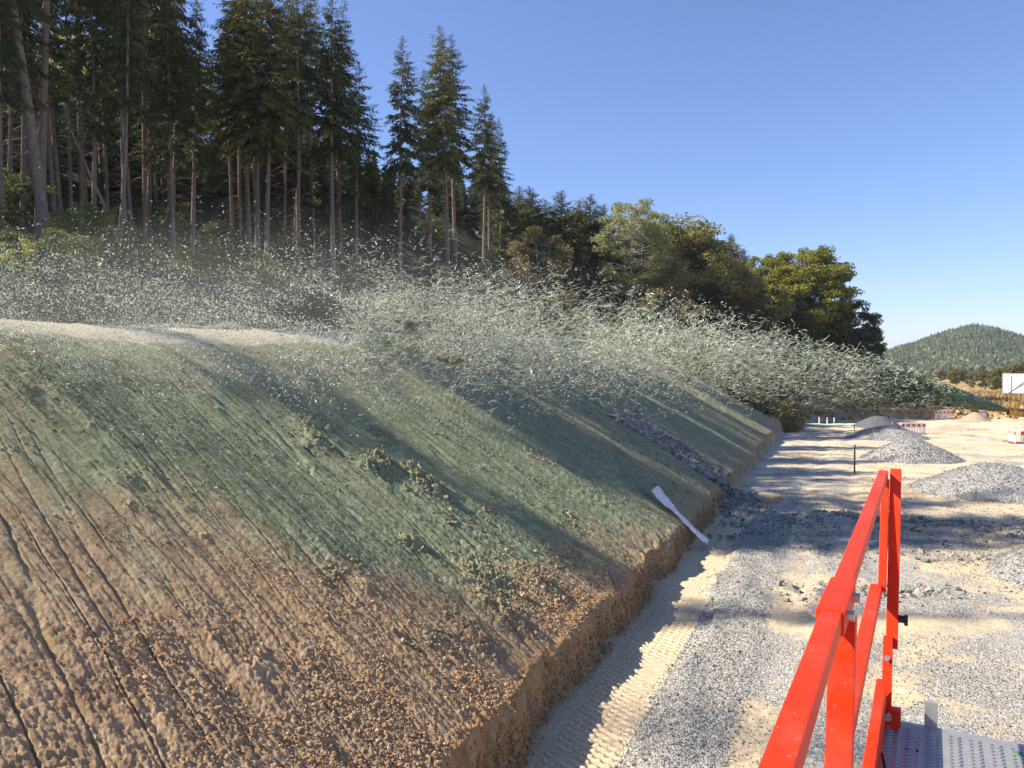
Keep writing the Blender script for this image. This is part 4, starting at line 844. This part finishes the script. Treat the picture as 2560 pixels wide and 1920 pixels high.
# deck
ang = -math.atan2(f.x, f.y); RM = Matrix.Rotation(ang, 3, 'Z')
part('deck_plate', lambda bm: add_box(bm, L(3.88 - 1.25, -.17 + .8, 3.89), (1.6, 2.5, .02), RM, .003), M_DECK)
def tread(bm):
    k = 0
    for i in range(int(1.25 / .038)):
        for j in range(int(1.1 / .032)):
            fc = 3.86 - .03 - j * .032; rc = -.15 + i * .038 + .01
            a = ang + (R(62) if (i) % 2 else R(28)) + 0; c = L(fc, rc + (.0 if j % 2 else .0), 3.9005)
            dx = Vector((math.cos(a), math.sin(a), 0)); dy = Vector((-dx.y, dx.x, 0)); h = Vector((0, 0, .006))
            v = [bm.verts.new(c - dx * .019), bm.verts.new(c - dy * .007), bm.verts.new(c + dx * .019), bm.verts.new(c + dy * .007), bm.verts.new(c - dx * .008 + h), bm.verts.new(c + dx * .008 + h)]
            for fa in ((0, 1, 4), (1, 5, 4), (1, 2, 5), (2, 3, 5), (3, 4, 5), (3, 0, 4)): bm.faces.new([v[q] for q in fa])
part('tread_pattern', tread, M_DECK)
part('deck_edge', lambda bm: (add_beam(bm, L(.2, -.195, 3.87), L(3.9, -.195, 3.87), .045, .06, rt), add_beam(bm, L(3.895, -.22, 3.86), L(3.895, 1.45, 3.86), .03, .08, f)), M_GALV)
part('lug', lambda bm: (add_box(bm, L(3.90, .02, 3.955), (.052, .012, .12), RM, .003), add_box(bm, L(3.915, .02, 4.0), (.05, .035, .012), RM, .003)), M_GALV)
def hole(bm):
    for rc in (-.07, -.03): add_cyl(bm, L(3.62, rc, 3.901), L(3.62, rc, 3.9055), .006, n=8)
part('hole', hole, M_BLK)
part('green_splash', lambda bm: add_cyl(bm, L(3.80, .34, 3.8995), L(3.80, .34, 3.9045), .022, .016, 9), plain('mulch_splash', (.08, .2, .10), .8))
b = NB(); q = np.linspace(0, 1, 8)[:, None]; b.tube(np.array(L(3.35, RR + .03, 3.98)) * (1 - q) + np.array(L(3.0, RR + .07, 3.93)) * q + np.array([0, 0, .03]) * np.sin(q * 3.1), .008, 6); b.build('strap', M_BLK, wp, True)
for (fc, rc) in ((3.6, .1), (3.6, 1.3), (1.6, .1), (1.6, 1.3)): part('support_leg', lambda bm: add_beam(bm, L(fc, rc, 3.84), L(fc, rc, 0), .1, .1, rt), M_GALV)

# ------------------------------------------------------------------ spray nozzle
t = MT('brass', .35, .5); t.b.inputs['Metallic'].default_value = .85; co = t.coord(); t.color(t.mix(t.ramp(t.noise(30, 4, .7, co), [(.45, 0.), (.65, 1.)]), (.50, .30, .09), (.24, .13, .04))); M_BRASS = t.m
NZ = Vector((5.82, 9.0, 5.02)); JD = Vector((-.95, .30, .13)).normalized()
nz = empty('spray_nozzle', NZ, 'brass spray nozzle jetting green slurry at the right edge', 'nozzle')
bk = -JD
part('barrel', lambda bm: (add_cyl(bm, (0, 0, 0), Vector((.19, -.019, -.027)), .044, .052, 24)), M_BRASS, nz, True)
part('muzzle_ring', lambda bm: add_cyl(bm, (-.006, .001, .001), (.022, -.003, -.003), .049, .049, 24), M_BRASS, nz)
part('coupling', lambda bm: (add_cyl(bm, (.19, -.019, -.027), (.42, -.045, -.06), .056, .056, 20)), M_BLK, nz)
b = NB(); q = np.linspace(0, 1, 16)[:, None]; P = np.array([.42, -.045, -.06]) * (1 - q) ** 2 + 2 * q * (1 - q) * np.array([1.1, -.1, -.1]) + q ** 2 * np.array([1.1, -.1, -1.0]); b.tube(P, .05, 12); b.tube(np.array([[1.1, -.1, -1.0], [1.1, -.1, -NZ.z]]), .06, 12); b.build('stand_pipe', M_GALV, nz, True)

# ------------------------------------------------------------------ the jet of seed slurry
def pale(name, c1, c2, tr=.3, rough=.4):
    t = MT(name, rough, .5); g = t.n('ShaderNodeNewGeometry').outputs['Random Per Island']; col = t.mix(g, c1, c2); t.color(col)
    tb = t.n('ShaderNodeBsdfTranslucent'); t.l(col, tb.inputs[0]); ms = t.n('ShaderNodeMixShader'); ms.inputs[0].default_value = tr; t.l(t.b.outputs[0], ms.inputs[1]); t.l(tb.outputs[0], ms.inputs[2]); t.l(ms.outputs[0], t.t.nodes['Material Output'].inputs[0]); return t.m
M_J = [pale('slurry_pale', (.56, .61, .47), (.92, .93, .80)), pale('slurry_grey', (.24, .30, .24), (.50, .56, .48)), pale('slurry_dark', (.022, .05, .022), (.085, .13, .075), .2), pale('slurry_foam', (.55, .6, .52), (.85, .87, .8), .3, .3)]
def jet_c(u):       # centre line, u in 0..1
    x = lerp(5.80, -13.0, u); y = 9.0 + 5.6 * u ** 1.15; z = 5.03 + .07 * np.minimum(1, u * 15) + 3.6 * u - 2.2 * u ** 2 ; return np.stack([x, y, z], -1)
def jet_r(u): return np.interp(u, [0, .035, .068, .13, .2, .27, .5, 1], [.03, .165, .33, .46, .64, .84, 1.25, 1.58])
def jet_pts(n, g, ulo, uhi, pw=1.0, flare=1.0):
    u = ulo + (uhi - ulo) * g.random(n) ** pw; d = g.normal(size=(n, 3)) * [.3, .5, .5]; nn = np.linalg.norm(d, axis=1)[:, None]; soft = np.where(u[:, None] > .3, 1.7, np.where(u[:, None] > .12, 1.25, 1.0)); d = d / nn * np.minimum(nn * .85, soft)
    fall = np.zeros((n, 3)); fall[:, 2] = -g.gamma(1.2, .55, n) * sst(.25, .8, u) * (g.random(n) < .6)
    return u, jet_c(u) + d * (jet_r(u) * flare)[:, None] + fall
def in_air(P):
    z, _ = terrain(P[:, 0].copy(), P[:, 1].copy(), False); return P[:, 2] > z + .05
def build_jet():
    g = np.random.default_rng(70); V = []; F = []; MI = []; n0 = 0
    def add(v, f, mi):
        nonlocal n0
        V.append(v); F.append(f + n0); MI.append(mi); n0 += len(v)
    # droplets: small bent flakes (8 sided diamonds with depth)
    u, P = jet_pts(135000, g, .16, 1.0, .8); clump = fbm(P[:, 0] * 2.2, P[:, 2] * 2.2, 3, 701); k = in_air(P) & (clump > .36 + .10 * g.random(len(P))) & (g.random(len(P)) > .28 * sst(.4, .6, u)); u, P = u[k], P[k]; n = len(P)
    A = unit(g.normal(size=(n, 3)) + np.array([-.9, .2, .1])); W = unit(np.cross(A, g.normal(size=(n, 3)))); H = np.cross(A, W); l = (g.gamma(3, .0036, n) + .004)[:, None]; w_ = l * g.uniform(.2, .4, (n, 1))
    v = np.stack([P - A * l, P + W * w_ + H * l * .25, P + A * l, P - W * w_ + H * l * .25, P + H * l * .5], 1).reshape(-1, 3); b5 = 5 * np.arange(n)[:, None, None]
    f = (np.array([[0, 1, 4], [1, 2, 4], [2, 3, 4], [3, 0, 4]])[None] + b5).reshape(-1, 3); add(v, f, np.repeat(np.where(g.random(n) < .6, 0, 1), 4))
    # curling threads
    nt_ = 12000; u, P = jet_pts(nt_, g, .03, .42, 1.0); k = in_air(P); u, P = u[k], P[k]; nt_ = len(P); m = 9; T = unit(np.array([-1, .3, .12]) + g.normal(0, .35, (nt_, 3))); st = (.016 + .022 * np.minimum(1, u * 2.2))[:, None] * g.uniform(.5, 1.3, (nt_, 1)); pts = [P]
    for j in range(m - 1): T = unit(T + g.normal(0, .72, (nt_, 3)) + np.array([-.10, .03, -.02])); pts.append(pts[-1] + T * st)
    Q = np.stack(pts, 1); rr = (g.uniform(.0012, .003, nt_))[:, None, None, None] * (1 - .6 * np.linspace(-1, 1, m)[None, :, None, None] ** 2)
    o3 = np.array([[0, .5, .87], [0, .5, -.87], [0, -1., 0]]); v = Q[:, :, None, :] + rr * o3[None, None]; i = np.arange(m - 1)[:, None] * 3; j = np.arange(3)[None]; q1 = np.stack([i + j, i + (j + 1) % 3, i + 3 + (j + 1) % 3], -1).reshape(-1, 3); q2 = np.stack([i + j, i + 3 + (j + 1) % 3, i + 3 + j], -1).reshape(-1, 3)
    f = (np.concatenate([q1, q2])[None] + (3 * m) * np.arange(nt_)[:, None, None]).reshape(-1, 3); add(v.reshape(-1, 3), f, np.repeat(np.where(g.random(nt_) < .7, 0, 1), len(q1) * 2))
    # torn lobes of foam and dark slurry near the nozzle
    def lobes(nl, ulo, uhi, pw, sz, asp, mi, flare):
        u, P = jet_pts(nl, g, ulo, uhi, pw, flare); T = unit(np.array([-1, .3, .1]) + g.normal(0, .28, (nl, 3))); W = unit(np.cross(T, g.normal(size=(nl, 3)))); H = np.cross(T, W); base = np.array([(1, 0, 0), (-1, 0, 0), (0, 1, 0), (0, -1, 0), (0, 0, 1), (0, 0, -1)], float)
        s_ = (sz * (.25 + np.minimum(1, u * 3.2)) * g.uniform(.4, 1.4, nl))[:, None]; v = base[None] * g.uniform(.55, 1.35, (nl, 6, 1)) + g.uniform(-.35, .35, (nl, 6, 3))
        v = P[:, None] + (v[..., :1] * (T * s_ * asp)[:, None] + v[..., 1:2] * (W * s_)[:, None] + v[..., 2:] * (H * s_ * .6)[:, None]); f8 = np.array([(0, 2, 4), (2, 1, 4), (1, 3, 4), (3, 0, 4), (2, 0, 5), (1, 2, 5), (3, 1, 5), (0, 3, 5)])
        add(v.reshape(-1, 3), (f8[None] + 6 * np.arange(nl)[:, None, None]).reshape(-1, 3), np.full(nl * 8, mi))
    lobes(3600, 0.004, .075, .8, .017, 5.0, 2, .9); lobes(2200, .05, .13, 1.4, .015, 4.0, 2, .92); lobes(3600, .006, .17, .8, .010, 5.0, 1, .98); lobes(2200, .03, .22, .9, .006, 4.0, 0, 1.0); lobes(2400, .01, .17, .9, .006, 6.0, 3, 1.0)
    # solid root of the jet
    uu = np.linspace(0, .052, 30); cc = jet_c(uu); rr = jet_r(uu) * .85 * np.clip((.054 - uu) / .03, 0, 1) ** .6; an = np.arange(20) / 20 * 2 * math.pi
    v = cc[:, None] + (rr[:, None] * (1 + .6 * (fbm(uu[:, None] * 160 + 0 * an, 3 * np.sin(an)[None] + 0 * uu[:, None], 3, 720) - .5) * np.minimum(1, uu * 30)[:, None]))[..., None] * (np.cos(an)[None, :, None] * np.array([.3, .95, 0]) + np.sin(an)[None, :, None] * np.array([0, 0, 1.])); i = np.arange(29)[:, None] * 20; j = np.arange(20)[None]
    q1 = np.stack([i + j, i + (j + 1) % 20, i + 20 + (j + 1) % 20], -1).reshape(-1, 3); q2 = np.stack([i + j, i + 20 + (j + 1) % 20, i + 20 + j], -1).reshape(-1, 3); f = np.concatenate([q1, q2]); add(v.reshape(-1, 3), f, np.full(len(f), 2))
    o = mesh_np('slurry_jet', np.concatenate(V), np.concatenate(F), M_J, mi=np.concatenate(MI)); tag(o, 'fan of green grass seed slurry spraying from the nozzle across the slope', 'spray', kind='stuff')
build_jet()
# fine mist hanging in the spray: a thin volume that thins out to nothing at its surface
def mist(c, rad, yaw, tilt, dens):
    bm = bmesh.new(); bmesh.ops.create_icosphere(bm, subdivisions=3, radius=1)
    m = bpy.data.materials.new('mist'); m.use_nodes = True; nt = m.node_tree; nt.nodes.remove(nt.nodes['Principled BSDF']); N = nt.nodes.new; K = nt.links.new
    pv = N('ShaderNodeVolumePrincipled'); pv.inputs['Color'].default_value = (.86, .90, .80, 1); pv.inputs['Anisotropy'].default_value = .1
    tc = N('ShaderNodeTexCoord'); ln = N('ShaderNodeVectorMath'); ln.operation = 'LENGTH'; K(tc.outputs['Object'], ln.inputs[0])
    mr = N('ShaderNodeMapRange'); mr.interpolation_type = 'SMOOTHSTEP'; mr.inputs[1].default_value = .15; mr.inputs[2].default_value = .97; mr.inputs[3].default_value = dens; mr.inputs[4].default_value = 0
    K(ln.outputs['Value'], mr.inputs[0]); no = N('ShaderNodeTexNoise'); no.inputs['Scale'].default_value = 3.5; no.inputs['Detail'].default_value = 3; K(tc.outputs['Object'], no.inputs['Vector'])
    mu = N('ShaderNodeMath'); mu.operation = 'MULTIPLY'; K(mr.outputs[0], mu.inputs[0]); mu2 = N('ShaderNodeMath'); mu2.operation = 'MULTIPLY'; mu2.inputs[1].default_value = 2; K(no.outputs['Fac'], mu2.inputs[0]); K(mu2.outputs[0], mu.inputs[1])
    K(mu.outputs[0], pv.inputs['Density']); K(pv.outputs[0], nt.nodes['Material Output'].inputs['Volume'])
    o = bm_obj('spray_mist', bm, m, None, True); o.location = c; o.scale = rad; o.rotation_euler = (0, R(tilt), R(yaw)); tag(o, 'thin pale mist hanging around the spray', 'mist', kind='stuff')
mist((-4.8, 12.2, 6.5), (9.6, 1.9, 1.9), -18, 3, .052)
SC.cycles.volume_step_rate = 3; SC.cycles.volume_max_steps = 128
MIST = .03
def haze(d):
    m = bpy.data.materials.new('haze'); m.use_nodes = True; nt = m.node_tree; nt.nodes.remove(nt.nodes['Principled BSDF']); pv = nt.nodes.new('ShaderNodeVolumePrincipled'); pv.inputs['Color'].default_value = (.80, .86, .95, 1); pv.inputs['Density'].default_value = d; pv.inputs['Anisotropy'].default_value = .3
    nt.links.new(pv.outputs[0], nt.nodes['Material Output'].inputs['Volume'])
    bm = bmesh.new(); add_box(bm, (0, 0, 32), (7400, 7400, 86)); o = bm_obj('haze', bm, m); tag(o, 'thin blue haze in the air over the site', 'haze', kind='stuff')
haze(.0002)
